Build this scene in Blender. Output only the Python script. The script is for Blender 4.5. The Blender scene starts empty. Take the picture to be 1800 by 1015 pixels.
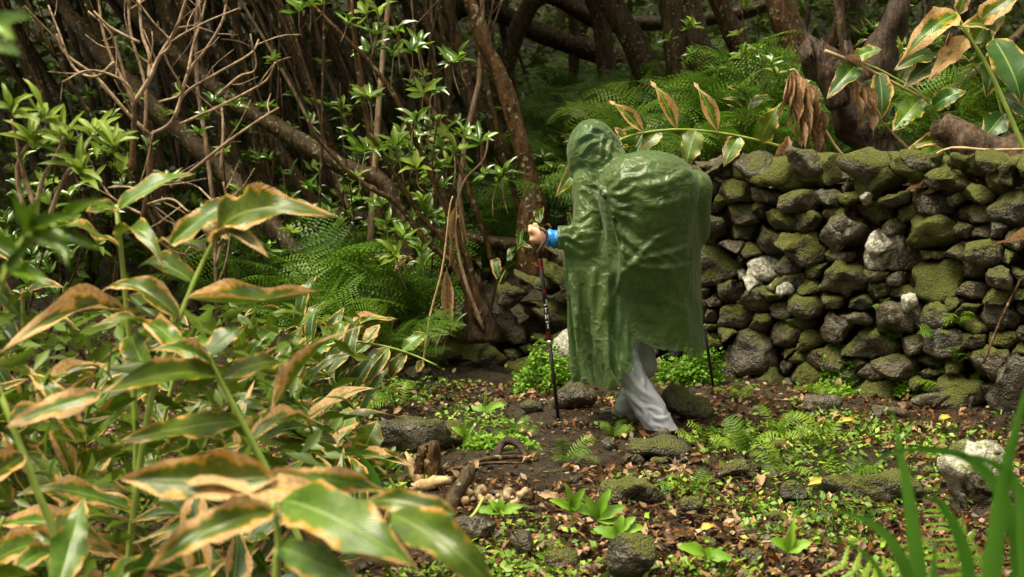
import bpy, math, random, time
import numpy as np
from mathutils import Vector, Matrix
T0 = time.time()
sc = bpy.context.scene
COL = sc.collection
# ------------------------------------------------------------------ camera, sky, sun, exposure
PITCH = math.radians(5.93)
LENS = 52.5
cam = bpy.data.cameras.new('camera'); cam.lens = LENS; cam.sensor_width = 36; cam.clip_start = .05; cam.clip_end = 400
cam.dof.use_dof = True; cam.dof.focus_distance = 7.45; cam.dof.aperture_fstop = 4.0
camo = bpy.data.objects.new('camera', cam); COL.objects.link(camo); sc.camera = camo
camo.location = (0, 0, 1.5); camo.rotation_euler = (math.pi/2 - PITCH, 0, 0)
SUN_EL, SUN_AZ = math.radians(68), math.radians(250)      # azimuth clockwise from +Y
world = bpy.data.worlds.new('World'); sc.world = world; world.use_nodes = True
nt = world.node_tree
sky = nt.nodes.new('ShaderNodeTexSky'); sky.sky_type = 'NISHITA'; sky.sun_disc = False
sky.sun_elevation = SUN_EL; sky.sun_rotation = SUN_AZ; sky.air_density = 1.0; sky.dust_density = 6.0; sky.ozone_density = 1.0
hs = nt.nodes.new('ShaderNodeHueSaturation'); hs.inputs['Saturation'].default_value = .10
wb = nt.nodes.new('ShaderNodeVectorMath'); wb.operation = 'MULTIPLY'; wb.inputs[1].default_value = (1.07, 1.0, .72)   # warm white balance of an overcast day under trees
nt.links.new(sky.outputs[0], hs.inputs['Color']); nt.links.new(hs.outputs[0], wb.inputs[0]); nt.links.new(wb.outputs[0], nt.nodes['Background'].inputs[0])
nt.nodes['Background'].inputs[1].default_value = .092
sl = bpy.data.lights.new('sun', 'SUN'); sl.energy = 1.4; sl.angle = math.radians(32); sl.color = (1, .92, .70)
slo = bpy.data.objects.new('sun', sl); COL.objects.link(slo)
sd = Vector((math.sin(SUN_AZ)*math.cos(SUN_EL), math.cos(SUN_AZ)*math.cos(SUN_EL), math.sin(SUN_EL)))
slo.rotation_euler = sd.to_track_quat('Z', 'Y').to_euler(); slo.location = (0, 0, 12)
sc.view_settings.view_transform = 'Standard'; sc.view_settings.look = 'None'
sc.view_settings.exposure = 1.92; sc.view_settings.gamma = 1
sc.cycles.max_bounces = 6; sc.cycles.transparent_max_bounces = 12; sc.cycles.diffuse_bounces = 3
sc.cycles.use_denoising = True

# ------------------------------------------------------------------ helpers
FPX = 2625.0
def at(px, py, Y):
    """World point seen at photograph pixel (1800 x 1015) at the distance Y in front of the camera."""
    A = (px-900)/FPX; B = -(py-507.5)/FPX
    t = Y/(math.cos(PITCH)+B*math.sin(PITCH))
    return np.array((A*t, Y, 1.5+t*(-math.sin(PITCH)+B*math.cos(PITCH))))
def _hash(i, j, k):
    h = (i*374761393+j*668265263+k*2147483647) & 0xffffffff
    h = ((h ^ (h >> 13))*1274126177) & 0xffffffff
    return ((h ^ (h >> 16)) & 0xffff)/65535.0
def vnoise(P):
    P = np.asarray(P, float); I = np.floor(P).astype(np.int64); f = P-I; f = f*f*(3-2*f)
    r = 0
    for a in (0, 1):
        for b in (0, 1):
            for c in (0, 1):
                w = (f[..., 0] if a else 1-f[..., 0])*(f[..., 1] if b else 1-f[..., 1])*(f[..., 2] if c else 1-f[..., 2])
                r = r+w*_hash(I[..., 0]+a, I[..., 1]+b, I[..., 2]+c)
    return r*2-1
def fbm(P, o=3):
    P = np.asarray(P, float); s = 0; a = 1
    for k in range(o):
        s = s+a*vnoise(P*(2.03**k)+k*17.3); a *= .5
    return s
def sstep(a, b, x):
    t = np.clip((x-a)/(b-a), 0, 1); return t*t*(3-2*t)
def mesh(name, V, F, mat=None, smooth=True, uv=None, col=None):
    V = np.asarray(V, np.float32); me = bpy.data.meshes.new(name)
    if isinstance(F, np.ndarray): F = [F]
    F = [np.asarray(f, np.int32) for f in F if len(f)]
    nl = sum(f.size for f in F); npol = sum(len(f) for f in F)
    me.vertices.add(len(V)); me.vertices.foreach_set('co', V.ravel())
    me.loops.add(nl); me.polygons.add(npol)
    li = np.concatenate([f.ravel() for f in F])
    me.loops.foreach_set('vertex_index', li)
    tot = np.concatenate([np.full(len(f), f.shape[1], np.int32) for f in F])
    st = np.concatenate([[0], np.cumsum(tot)[:-1]]).astype(np.int32)
    me.polygons.foreach_set('loop_start', st)
    if smooth: me.polygons.foreach_set('use_smooth', np.ones(npol, bool))
    me.update(calc_edges=True); me.validate()
    if uv is not None:
        l = me.uv_layers.new(name='UVMap'); l.data.foreach_set('uv', np.asarray(uv, np.float32)[li].ravel())
    if col is not None:
        c = np.ones((len(V), 4), np.float32); c[:, :3] = col
        a = me.color_attributes.new('tint', 'FLOAT_COLOR', 'POINT'); a.data.foreach_set('color', c.ravel())
    if mat: me.materials.append(mat)
    return me
LABELS = {}
def tag(o, label, cat, group=None, kind=None):
    if label: o['label'] = label; o['category'] = cat
    if group: o['group'] = group
    if kind: o['kind'] = kind
    return o
def thing(name, label, cat, loc, group=None):
    o = bpy.data.objects.new(name, None); o.empty_display_size = .05; COL.objects.link(o); o.location = Vector(loc)
    return tag(o, label, cat, group)
def obj(name, me, parent=None, M=None, color=None):
    """One mesh object; the mesh is in world space unless M places it."""
    o = bpy.data.objects.new(name, me); COL.objects.link(o)
    M = M if M is not None else Matrix.Identity(4)
    if parent is not None:
        o.parent = parent
        p = parent; L = Vector((0, 0, 0))
        while p is not None: L += p.location; p = p.parent
        M = Matrix.Translation(-L) @ M
    o.matrix_basis = M
    if color: o.color = color
    return o
def solo(name, label, cat, me, group=None, kind=None, color=None):
    """A thing that is one mesh: origin moved to its base."""
    n = len(me.vertices); V = np.empty(n*3, np.float32); me.vertices.foreach_get('co', V); V = V.reshape(-1, 3)
    L = np.array(((V[:, 0].min()+V[:, 0].max())/2, (V[:, 1].min()+V[:, 1].max())/2, V[:, 2].min()))
    me.vertices.foreach_set('co', (V-L).astype(np.float32).ravel()); me.update()
    o = bpy.data.objects.new(name, me); COL.objects.link(o); o.location = Vector(L)
    if color: o.color = color
    return tag(o, label, cat, group, kind)
def unit(v):
    v = np.asarray(v, float); return v/(np.linalg.norm(v)+1e-12)
def catmull(P, n):
    P = np.asarray(P, float)
    if len(P) < 3:
        t = np.linspace(0, 1, n)[:, None]; return P[0]*(1-t)+P[-1]*t
    Q = np.vstack([2*P[0]-P[1], P, 2*P[-1]-P[-2]]); out = []
    T = np.linspace(0, len(P)-1-1e-9, n)
    for t in T:
        i = int(t); f = t-i; a, b, c, d = Q[i], Q[i+1], Q[i+2], Q[i+3]
        out.append(.5*((2*b)+(-a+c)*f+(2*a-5*b+4*c-d)*f*f+(-a+3*b-3*c+d)*f**3))
    return np.array(out)
def tube(P, R, n=8, seg=None, rough=0.0, seed=0, cap=True, straight=False):
    P = np.asarray(P, float); seg = seg or max(4, 4*(len(P)-1))
    R = np.atleast_1d(np.asarray(R, float))
    if straight: C = P; seg = len(P)
    else: C = catmull(P, seg)
    if len(R) == 1: R = np.repeat(R, 2)
    r = np.interp(np.linspace(0, 1, seg), np.linspace(0, 1, len(R)), R)
    T = np.gradient(C, axis=0); T /= np.linalg.norm(T, axis=1)[:, None]+1e-12
    ref = np.array((0, 0, 1.)) if abs(T[0, 2]) < .8 else np.array((1., 0, 0))
    N = unit(np.cross(T[0], ref)); V = []
    th = np.linspace(0, 2*math.pi, n, endpoint=False)
    for i in range(seg):
        N = unit(N-T[i]*(N@T[i])); B = np.cross(T[i], N)
        d = np.cos(th)[:, None]*N+np.sin(th)[:, None]*B
        rr = np.full(n, r[i])
        if rough:
            q = C[i]+d*max(r[i], .02)
            rr = rr*(1+rough*(fbm(q*np.array((1, 1, .6))*(1.2/max(r.max(), .02))+seed*7.7, 3)))
        V.append(C[i]+d*rr[:, None])
    V = np.concatenate(V)
    F = []
    for i in range(seg-1):
        a = i*n; k = np.arange(n); k2 = (k+1) % n
        F.append(np.stack([a+k, a+k2, a+n+k2, a+n+k], 1))
    F = [np.concatenate(F)]
    if cap: 
        F.append(np.array([list(range(n))[::-1], [(seg-1)*n+k for k in range(n)]]))
    return V, F
def joinm(parts):
    """[(V, F-or-list)] -> one V, list of F by size"""
    Vs = []; by = {}; off = 0
    for V, F in parts:
        for f in (F if isinstance(F, list) else [F]):
            f = np.asarray(f)
            if len(f): by.setdefault(f.shape[1], []).append(f+off)
        Vs.append(V); off += len(V)
    return np.concatenate(Vs), [np.concatenate(v) for v in by.values()]
def ico(sub):
    import bmesh
    bm = bmesh.new(); bmesh.ops.create_icosphere(bm, subdivisions=sub, radius=1)
    V = np.array([v.co[:] for v in bm.verts]); F = np.array([[v.index for v in f.verts] for f in bm.faces]); bm.free()
    return V, F
ICO = {k: ico(k) for k in (1, 2, 3, 4)}
def frame(base, tip, hint, length=None, width=1.0, zs=None):
    """Matrix with +X from base to tip, +Z as near as possible to hint."""
    base = np.asarray(base, float); tip = np.asarray(tip, float); L = np.linalg.norm(tip-base)
    X = (tip-base)/L; h = np.asarray(hint, float); Z = unit(h-X*(h@X)); Y = np.cross(Z, X)
    s = L if length is None else length
    M = Matrix.Identity(4)
    for i in range(3):
        M[i][0] = X[i]*s; M[i][1] = Y[i]*width; M[i][2] = Z[i]*(zs or s); M[i][3] = base[i]
    return M

# ------------------------------------------------------------------ procedural materials
class NB:
    def __init__(s, name):
        s.m = bpy.data.materials.new(name); s.m.use_nodes = True; s.t = s.m.node_tree
        s.b = s.t.nodes['Principled BSDF']; s.o = s.t.nodes['Material Output']
    def n(s, ty, ins=None, **kw):
        x = s.t.nodes.new('ShaderNode'+ty)
        for k, v in kw.items(): setattr(x, k, v)
        for k, v in (ins or {}).items():
            if hasattr(v, 'default_value') or hasattr(v, 'is_output'): s.t.links.new(v, x.inputs[k])
            else: x.inputs[k].default_value = v
        return x
    def set(s, **kw):
        for k, v in kw.items():
            k = k.replace('_', ' ')
            if hasattr(v, 'is_output'): s.t.links.new(v, s.b.inputs[k])
            else: s.b.inputs[k].default_value = v
    def math(s, op, a, b=0.0, c=0.0, clamp=False):
        x = s.n('Math', {0: a, 1: b, 2: c}, operation=op); x.use_clamp = clamp; return x.outputs[0]
    def ramp(s, f, lo, hi):
        return s.n('MapRange', {0: f, 1: lo, 2: hi}, interpolation_type='SMOOTHSTEP').outputs[0]
    def mix(s, f, a, b):
        x = s.n('Mix', data_type='RGBA')
        for i, v in ((0, f), (6, a), (7, b)):
            if hasattr(v, 'is_output'): s.t.links.new(v, x.inputs[i])
            elif i == 0: x.inputs[i].default_value = v
            else: x.inputs[i].default_value = (*v, 1)
        return x.outputs[2]
    def noise(s, vec, scale, detail=3, rough=.55):
        return s.n('TexNoise', {'Vector': vec, 'Scale': scale, 'Detail': detail, 'Roughness': rough}).outputs[0]
    def bump(s, h, st=.3, dist=.01, nrm=None):
        x = s.n('Bump', {'Height': h, 'Strength': st, 'Distance': dist})
        if nrm is not None: s.t.links.new(nrm, x.inputs['Normal'])
        return x.outputs[0]
    def translucent(s, col, f):
        tr = s.n('BsdfTranslucent', {'Color': col}); mx = s.n('MixShader', {0: f})
        s.t.links.new(s.b.outputs[0], mx.inputs[1]); s.t.links.new(tr.outputs[0], mx.inputs[2])
        s.t.links.new(mx.outputs[0], s.o.inputs[0])
def objvec(b):
    tc = b.n('TexCoord'); oi = b.n('ObjectInfo')
    v = b.n('VectorMath', {0: tc.outputs['Object'], 1: b.n('VectorMath', {0: oi.outputs['Random'], 1: (37., 71., 53.)}, operation='MULTIPLY').outputs[0]}, operation='ADD').outputs[0]
    return v, oi
def m_rock():
    b = NB('rock'); v, oi = objvec(b); geo = b.n('NewGeometry')
    cs = b.n('SeparateColor', {0: oi.outputs['Color']})
    moss, white, brown = cs.outputs[0], cs.outputs[1], cs.outputs[2]
    pos = geo.outputs['Position']
    n1 = b.noise(pos, 9, 5); n2 = b.noise(pos, 38, 4); n3 = b.noise(pos, 4.2, 3); n4 = b.noise(pos, 120, 2)
    base = b.mix(b.ramp(n1, .35, .7), (.022, .019, .013), (.084, .070, .048))
    base = b.mix(b.math('MULTIPLY', brown, b.ramp(n3, .3, .7)), base, (.10, .062, .04))
    base = b.mix(b.math('MULTIPLY', b.ramp(n2, .58, .75), .5), base, (.15, .135, .10))
    tone = b.n('MapRange', {0: oi.outputs['Random'], 3: .65, 4: 1.35}).outputs[0]
    base = b.n('VectorMath', {0: base, 3: tone}, operation='SCALE').outputs[0]
    # white crust
    wm = b.math('MULTIPLY', b.ramp(b.math('ADD', b.noise(pos, 7.5, 6, .72), b.math('MULTIPLY', white, .62)), .80, .97), b.ramp(white, .0, .15))
    base = b.mix(wm, base, b.mix(b.ramp(b.math('ADD', n2, b.math('MULTIPLY', n4, .4)), .45, .85), (.66, .63, .56), (.24, .23, .19)))
    # moss: on upper faces and in blotches
    nz = b.n('SeparateXYZ', {0: geo.outputs['Normal']}).outputs[2]
    up = b.math('MULTIPLY', b.ramp(nz, -.35, .9), .34)
    mm = b.math('ADD', b.math('ADD', up, b.math('MULTIPLY', moss, .62)), b.math('ADD', b.math('MULTIPLY', n3, .75), b.math('MULTIPLY', n2, .40)))
    mm = b.math('MULTIPLY', b.ramp(mm, .90, 1.12), b.math('SUBTRACT', 1.0, b.math('MULTIPLY', wm, .9)))
    mcol = b.mix(b.noise(pos, 14, 3), (.030, .042, .005), (.19, .18, .014))
    mcol = b.mix(b.ramp(n4, .3, .8), mcol, (.06, .08, .014))
    col = b.mix(mm, base, mcol)
    b.set(Base_Color=col, Roughness=b.n('MapRange', {0: b.math('ADD', b.math('MULTIPLY', mm, .6), b.math('MULTIPLY', n1, .5)), 1: .1, 2: .75, 3: .15, 4: .85}).outputs[0])
    h = b.math('ADD', b.math('MULTIPLY', n2, .6), b.math('ADD', b.math('MULTIPLY', n1, 1.3), b.math('MULTIPLY', n4, .3)))
    h = b.math('ADD', h, b.math('MULTIPLY', mm, b.math('MULTIPLY', n4, .9)))
    b.set(Normal=b.bump(h, 1.0, .028)); return b.m
def m_soil():
    b = NB('forest_soil'); geo = b.n('NewGeometry'); pos = geo.outputs['Position']
    n1 = b.noise(pos, 3.1, 5); n2 = b.noise(pos, 22, 5, .65); n3 = b.noise(pos, 90, 3)
    c = b.mix(b.ramp(n2, .3, .7), (.010, .006, .003), (.050, .026, .010))
    c = b.mix(b.math('MULTIPLY', b.ramp(n3, .55, .75), .7), c, (.11, .055, .025))
    c = b.mix(b.math('MULTIPLY', b.ramp(n1, .55, .72), b.ramp(n2, .35, .6)), c, (.035, .05, .008))
    b.set(Base_Color=c, Roughness=b.n('MapRange', {0: n1, 1: .40, 2: .62, 3: .16, 4: .75}).outputs[0]); b.b.inputs['Specular IOR Level'].default_value = .5
    b.set(Normal=b.bump(b.math('ADD', n2, b.math('MULTIPLY', n3, .6)), 1.0, .06)); return b.m
def m_bark(name, dark, lite, lichen=.4, wet=.5):
    b = NB(name); geo = b.n('NewGeometry'); pos = geo.outputs['Position']
    st = b.n('Mapping', {0: pos, 'Scale': (1, 1, .28)}).outputs[0]
    n1 = b.noise(st, 26, 5, .65); n2 = b.noise(pos, 7, 4); n3 = b.noise(pos, 30, 3)
    c = b.mix(b.ramp(n1, .3, .72), dark, lite)
    c = b.mix(b.math('MULTIPLY', b.ramp(n2, .55, .7), .6), c, tuple(k*.45 for k in dark))
    c = b.mix(b.math('MULTIPLY', b.ramp(b.math('ADD', n3, b.math('MULTIPLY', n2, .35)), .77, .86), lichen), c, (.34, .30, .20))
    b.b.inputs['Specular IOR Level'].default_value = .22
    b.set(Base_Color=c, Roughness=wet, Normal=b.bump(b.math('ADD', n1, b.math('MULTIPLY', n3, .4)), 1.0, .02)); return b.m
def m_ginger(name, g1, g2, dead_bias=0.0):
    """Ginger leaf: green blade, midrib, margins dried to tan with an orange rim. Object colour R = how much is dried."""
    b = NB(name); uv = b.n('UVMap').outputs[0]; v, oi = objvec(b); s = b.n('SeparateXYZ', {0: uv}); U, W = s.outputs[0], s.outputs[1]
    e = b.math('ABSOLUTE', b.math('SUBTRACT', b.math('MULTIPLY', W, 2), 1))
    off = b.n('VectorMath', {0: b.n('CombineXYZ', {0: oi.outputs['Random'], 1: oi.outputs['Random']}).outputs[0], 3: 41.0}, operation='SCALE').outputs[0]
    uvo = b.n('VectorMath', {0: b.n('VectorMath', {0: uv, 1: (3.2, 1.3, 1)}, operation='MULTIPLY').outputs[0], 1: off}, operation='ADD').outputs[0]
    nz = b.noise(uvo, 1.6, 4, .6); nf = b.noise(uvo, 9, 3)
    dead = b.n('SeparateColor', {0: oi.outputs['Color']}).outputs[0]
    tip = b.math('MULTIPLY', b.ramp(U, .72, 1.0), .32)
    q = b.math('ADD', b.math('ADD', b.math('MULTIPLY', e, .62), b.math('MULTIPLY', b.math('SUBTRACT', nz, .5), 1.15)), b.math('ADD', tip, b.math('MULTIPLY', dead, .75)))
    rim = b.ramp(q, .55, .64); tan = b.ramp(q, .63, .72)
    vein = b.n('TexWave', {'Vector': b.n('CombineXYZ', {0: b.math('ADD', b.math('MULTIPLY', U, 1.0), b.math('MULTIPLY', e, -.22)), 1: 0.0}).outputs[0], 'Scale': 11.0, 'Distortion': .6, 'Detail': 1.0}).outputs[1]
    gr = b.mix(b.ramp(nz, .3, .7), g1, g2)
    gr = b.mix(b.math('MULTIPLY', vein, .18), gr, tuple(min(1, k*1.8) for k in g2))
    gr = b.mix(b.math('MULTIPLY', b.math('SUBTRACT', 1.0, b.ramp(e, .02, .075)), .75), gr, (.22, .32, .07))
    hue = b.n('HueSaturation', {'Hue': b.n('MapRange', {0: oi.outputs['Random'], 3: .475, 4: .515}).outputs[0], 'Value': b.n('MapRange', {0: oi.outputs['Random'], 3: .75, 4: 1.3}).outputs[0], 'Color': gr}).outputs[0]
    tn = b.mix(b.ramp(nf, .25, .7), (.34, .15, .035), (.67, .45, .22))
    c = b.mix(rim, hue, (.46, .24, .015)); c = b.mix(tan, c, tn)
    b.set(Base_Color=c, Roughness=b.n('MapRange', {0: b.math('ADD', b.math('MULTIPLY', tan, .8), b.math('MULTIPLY', nf, .25)), 3: .17, 4: .7}).outputs[0])
    b.b.inputs['IOR'].default_value = 1.45
    b.set(Normal=b.bump(b.math('ADD', b.math('MULTIPLY', vein, .35), b.math('MULTIPLY', nz, .8)), .35, .012))
    b.b.inputs['Specular IOR Level'].default_value = .8
    b.translucent(c, .24); return b.m
def m_leaf(name, c1, c2, rough=.3, tl=.25, tintattr=False, spec=.28):
    b = NB(name); v, oi = objvec(b); geo = b.n('NewGeometry')
    n = b.noise(geo.outputs['Position'], 7, 2)
    if tintattr:
        c = b.n('Attribute', attribute_name='tint').outputs[0]
    else:
        c = b.mix(b.ramp(b.math('ADD', b.math('MULTIPLY', oi.outputs['Random'], .5), b.math('MULTIPLY', n, .6)), .2, .9), c1, c2)
    b.set(Base_Color=c, Roughness=rough); b.b.inputs['Specular IOR Level'].default_value = spec; b.translucent(c, tl); return b.m
def m_plain(name, c1, c2, rough=.5, scale=30, bmp=.3, metal=0, tl=0):
    b = NB(name); tc = b.n('TexCoord').outputs['Object']; n = b.noise(tc, scale, 4)
    c = b.mix(b.ramp(n, .3, .7), c1, c2); b.set(Base_Color=c, Roughness=rough, Metallic=metal, Normal=b.bump(n, bmp, .006))
    if tl: b.translucent(c, tl)
    return b.m
M = {}
M['rock'] = m_rock(); M['soil'] = m_soil()
M['bark'] = m_bark('dark_wet_bark', (.013, .008, .003), (.075, .045, .018), .5)
M['bark_red'] = m_bark('reddish_bark', (.024, .012, .005), (.125, .066, .026), .7, .42)
M['bark_grey'] = m_bark('grey_bark', (.016, .011, .005), (.075, .048, .022), .55)
M['twig'] = m_bark('bare_twig', (.17, .10, .065), (.46, .33, .23), .2, .45)
M['rotten'] = m_bark('rotten_wood', (.012, .008, .006), (.075, .042, .028), .05, .6)
M['log'] = m_bark('old_log_wood', (.025, .015, .010), (.12, .072, .048), .1, .6)
M['ginger'] = m_ginger('ginger_leaf', (.026, .066, .004), (.10, .168, .008))
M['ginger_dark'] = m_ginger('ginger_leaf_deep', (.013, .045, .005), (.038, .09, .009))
M['stem'] = m_plain('ginger_stem', (.20, .30, .05), (.34, .42, .09), .35, 8, .1)
M['deadstem'] = m_plain('dried_stem', (.28, .17, .08), (.50, .36, .20), .6, 25, .3)
M['deadleaf'] = m_plain('dried_leaf', (.19, .10, .045), (.56, .37, .21), .6, 22, .5, tl=.2)
M['fern'] = m_leaf('fern_frond', (.035, .092, .006), (.105, .20, .012), .42, .32)
M['fern_dark'] = m_leaf('fern_frond_deep', (.030, .076, .006), (.09, .165, .010), .45, .3)
M['fern_yellow'] = m_leaf('fern_frond_yellow', (.09, .18, .010), (.20, .30, .022), .42, .35)
M['shrub'] = m_leaf('glossy_shrub_leaf', (.034, .088, .006), (.14, .25, .013), .2, .22, spec=.8)
M['shrub_y'] = m_leaf('young_shrub_leaf', (.10, .16, .014), (.21, .29, .035), .4, .3)
M['crown'] = m_leaf('canopy_leaf', (.028, .052, .005), (.09, .135, .01), .4, .25)
M['under'] = m_leaf('undergrowth_leaf', (.03, .064, .005), (.10, .16, .008), .35, .25)
M['moss'] = m_leaf('cushion_leaf', (.09, .22, .012), (.20, .36, .03), .45, .3)
M['grass'] = m_leaf('grass_blade', (.05, .17, .015), (.11, .27, .03), .3, .32)
M['tint'] = m_leaf('fallen_leaf', None, None, .4, .12, True, spec=.28)

# ------------------------------------------------------------------ the hiker's shape and the draped poncho (cloth settles over body and pack)
def surface_nets(f, lo, hi, step):
    lo = np.array(lo, float); n = np.ceil((np.array(hi)-lo)/step).astype(int)+1
    ax = [lo[i]+step*np.arange(n[i]) for i in range(3)]
    D = f(*np.meshgrid(*ax, indexing='ij')); s = D < 0
    cnt = np.zeros(tuple(n-1)); acc = np.zeros(tuple(n-1)+(3,))
    c = [(0,0,0),(1,0,0),(0,1,0),(1,1,0),(0,0,1),(1,0,1),(0,1,1),(1,1,1)]
    def corner(A, k):
        o = c[k]; return A[o[0]:o[0]+n[0]-1, o[1]:o[1]+n[1]-1, o[2]:o[2]+n[2]-1]
    for a, b in [(0,1),(2,3),(4,5),(6,7),(0,2),(1,3),(4,6),(5,7),(0,4),(1,5),(2,6),(3,7)]:
        da, db = corner(D, a), corner(D, b); m = (da < 0) != (db < 0)
        t = np.where(m, da/np.where(m, da-db, 1), 0); oa, ob = np.array(c[a]), np.array(c[b])
        acc += (oa+(ob-oa)*t[..., None])*m[..., None]; cnt += m
    act = cnt > 0; idx = -np.ones(act.shape, int); idx[act] = np.arange(act.sum())
    V = lo+step*(np.argwhere(act)+acc[act]/cnt[act][:, None]); F = []
    for axis in range(3):
        u, v = (axis+1) % 3, (axis+2) % 3; sa = [slice(None)]*3; sb = [slice(None)]*3
        sa[axis] = slice(0, -1); sb[axis] = slice(1, None); d0, d1 = s[tuple(sa)], s[tuple(sb)]
        for flip in (0, 1):
            E = np.argwhere((d0 & ~d1) if not flip else (~d0 & d1))
            E = E[(E[:, u] > 0) & (E[:, v] > 0) & (E[:, u] < n[u]-1) & (E[:, v] < n[v]-1)]
            du = np.zeros(3, int); du[u] = 1; dv = np.zeros(3, int); dv[v] = 1
            ids = [idx[k[:, 0], k[:, 1], k[:, 2]] for k in (E-du-dv, E-dv, E, E-du)]
            F.append(np.stack(ids[::-1] if flip else ids, 1))
    return V, np.concatenate(F)
def smin(a, b, k):
    h = np.clip(.5+.5*(b-a)/k, 0, 1); return b+(a-b)*h-k*h*(1-h)
def cone(X, Y, Z, a, b, ra, rb):
    a = np.array(a); b = np.array(b); d = b-a
    t = np.clip(((X-a[0])*d[0]+(Y-a[1])*d[1]+(Z-a[2])*d[2])/(d@d), 0, 1)
    return np.sqrt((X-a[0]-t*d[0])**2+(Y-a[1]-t*d[1])**2+(Z-a[2]-t*d[2])**2)-(ra+(rb-ra)*t)
def ell(X, Y, Z, c, r):
    return (np.sqrt(((X-c[0])/r[0])**2+((Y-c[1])/r[1])**2+((Z-c[2])/r[2])**2)-1)*min(r)
def rbox(X, Y, Z, c, h, r, rz=0, rx=0, ry=0):
    x, y, z = X-c[0], Y-c[1], Z-c[2]
    x, y = x*math.cos(rz)+y*math.sin(rz), -x*math.sin(rz)+y*math.cos(rz)
    y, z = y*math.cos(rx)+z*math.sin(rx), -y*math.sin(rx)+z*math.cos(rx)
    x, z = x*math.cos(ry)+z*math.sin(ry), -x*math.sin(ry)+z*math.cos(ry)
    q = [np.abs(x)-h[0]+r, np.abs(y)-h[1]+r, np.abs(z)-h[2]+r]
    return np.sqrt(sum(np.maximum(k, 0)**2 for k in q))+np.minimum(np.maximum(np.maximum(q[0], q[1]), q[2]), 0)-r
SHL=(.385,7.50,1.255); ELL=(.37,7.40,1.00); WRL=(.20,7.36,.985)
SHR=(.925,7.56,1.235); ELR=(.95,7.70,1.02); WRR=(.93,7.95,.98)
NECK=(.47,7.58,1.30); HEAD=(.405,7.58,1.435)
HIPA=(.69,7.56,.84); KNA=tuple(at(1092,628,7.44)); ANA=tuple(at(1157,748,7.40))
HIPB=(.62,7.62,.84); KNB=tuple(at(1130,640,7.66)); ANB=tuple(at(1098,725,7.78))
def pack_sdf(X, Y, Z):
    return smin(ell(X,Y,Z,(.672,7.35,1.235),(.243,.19,.178)),
                rbox(X,Y,Z,(.685,7.39,1.0),(.19,.15,.19),.13,rz=.05,rx=.08),.07)
def torso_sdf(X, Y, Z):
    d = smin(cone(X,Y,Z,NECK,(.60,7.60,1.2),.065,.13), cone(X,Y,Z,(.58,7.58,1.22),(.66,7.6,.85),.15,.15),.08)
    for a, b, ra, rb, k in ((SHL,ELL,.062,.055,.04),(ELL,WRL,.055,.036,.03),((.55,7.56,1.24),SHL,.1,.07,.05),((.65,7.58,1.24),SHR,.1,.075,.05),(SHR,ELR,.07,.06,.04),(ELR,WRR,.055,.036,.03)):
        d = smin(d, cone(X,Y,Z,a,b,ra,rb), k)
    return d
def head_sdf(X, Y, Z):
    f = unit((-.62, .76, -.18)); c = np.array(HEAD)      # looks left, ahead and down at the path
    r = unit(np.cross(f, (0, 0, 1))); u = np.cross(r, f)
    d = ell(X,Y,Z,HEAD,(.082,.098,.118))
    d = smin(d, cone(X,Y,Z,c-u*.06+f*.03,c-u*.085+f*.055,.055,.04),.03)            # jaw
    d = smin(d, cone(X,Y,Z,c+f*.088+u*.0,c+f*.112-u*.028,.008,.014),.012)           # nose
    for s in (-1, 1):
        d = smin(d, cone(X,Y,Z,c+r*s*.08-u*.01,c+r*s*.083+u*.02,.012,.014),.008)    # ears
        e = c+f*.09+r*s*.032+u*.005
        d = np.maximum(d, -(np.sqrt((X-e[0])**2+(Y-e[1])**2+(Z-e[2])**2)-.011))     # eye hollows
    m = c+f*.098-u*.056
    d = smin(d, cone(X,Y,Z,m-r*.018,m+r*.018,.007,.007),.006)                       # lips
    return smin(d, cone(X,Y,Z,c-u*.06,NECK,.055,.06),.03)
def legs_sdf(X, Y, Z):
    d = 9.0
    for h, k, a in ((HIPA, KNA, ANA), (HIPB, KNB, ANB)):
        d = np.minimum(d, smin(cone(X,Y,Z,h,k,.095,.062), cone(X,Y,Z,k,a,.06,.04), .03))
    return d
def body_sdf(X, Y, Z):
    return np.minimum(smin(torso_sdf(X,Y,Z), ell(X,Y,Z,HEAD,(.105,.115,.135)), .05), np.minimum(legs_sdf(X,Y,Z)-.034, pack_sdf(X,Y,Z)))
def zs_(z, t): return np.interp(z, [k[0] for k in t], [k[1] for k in t])
def column(X, Y, Z, L, R, B, Fr, p, amp, top):
    l, r, fr, b = zs_(Z, L), zs_(Z, R), zs_(Z, Fr), zs_(Z, B); cx, cy = (l+r)/2, (fr+b)/2
    th = np.arctan2((Y-cy)/((fr-b)/2), (X-cx)/((r-l)/2))
    k = (np.abs((X-cx)/((r-l)/2))**p+np.abs((Y-cy)/((fr-b)/2))**p)**(1/p)
    return np.maximum((k-1)*np.minimum((r-l)/2, (fr-b)/2)*.9-amp(th, Z), Z-top)
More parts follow.
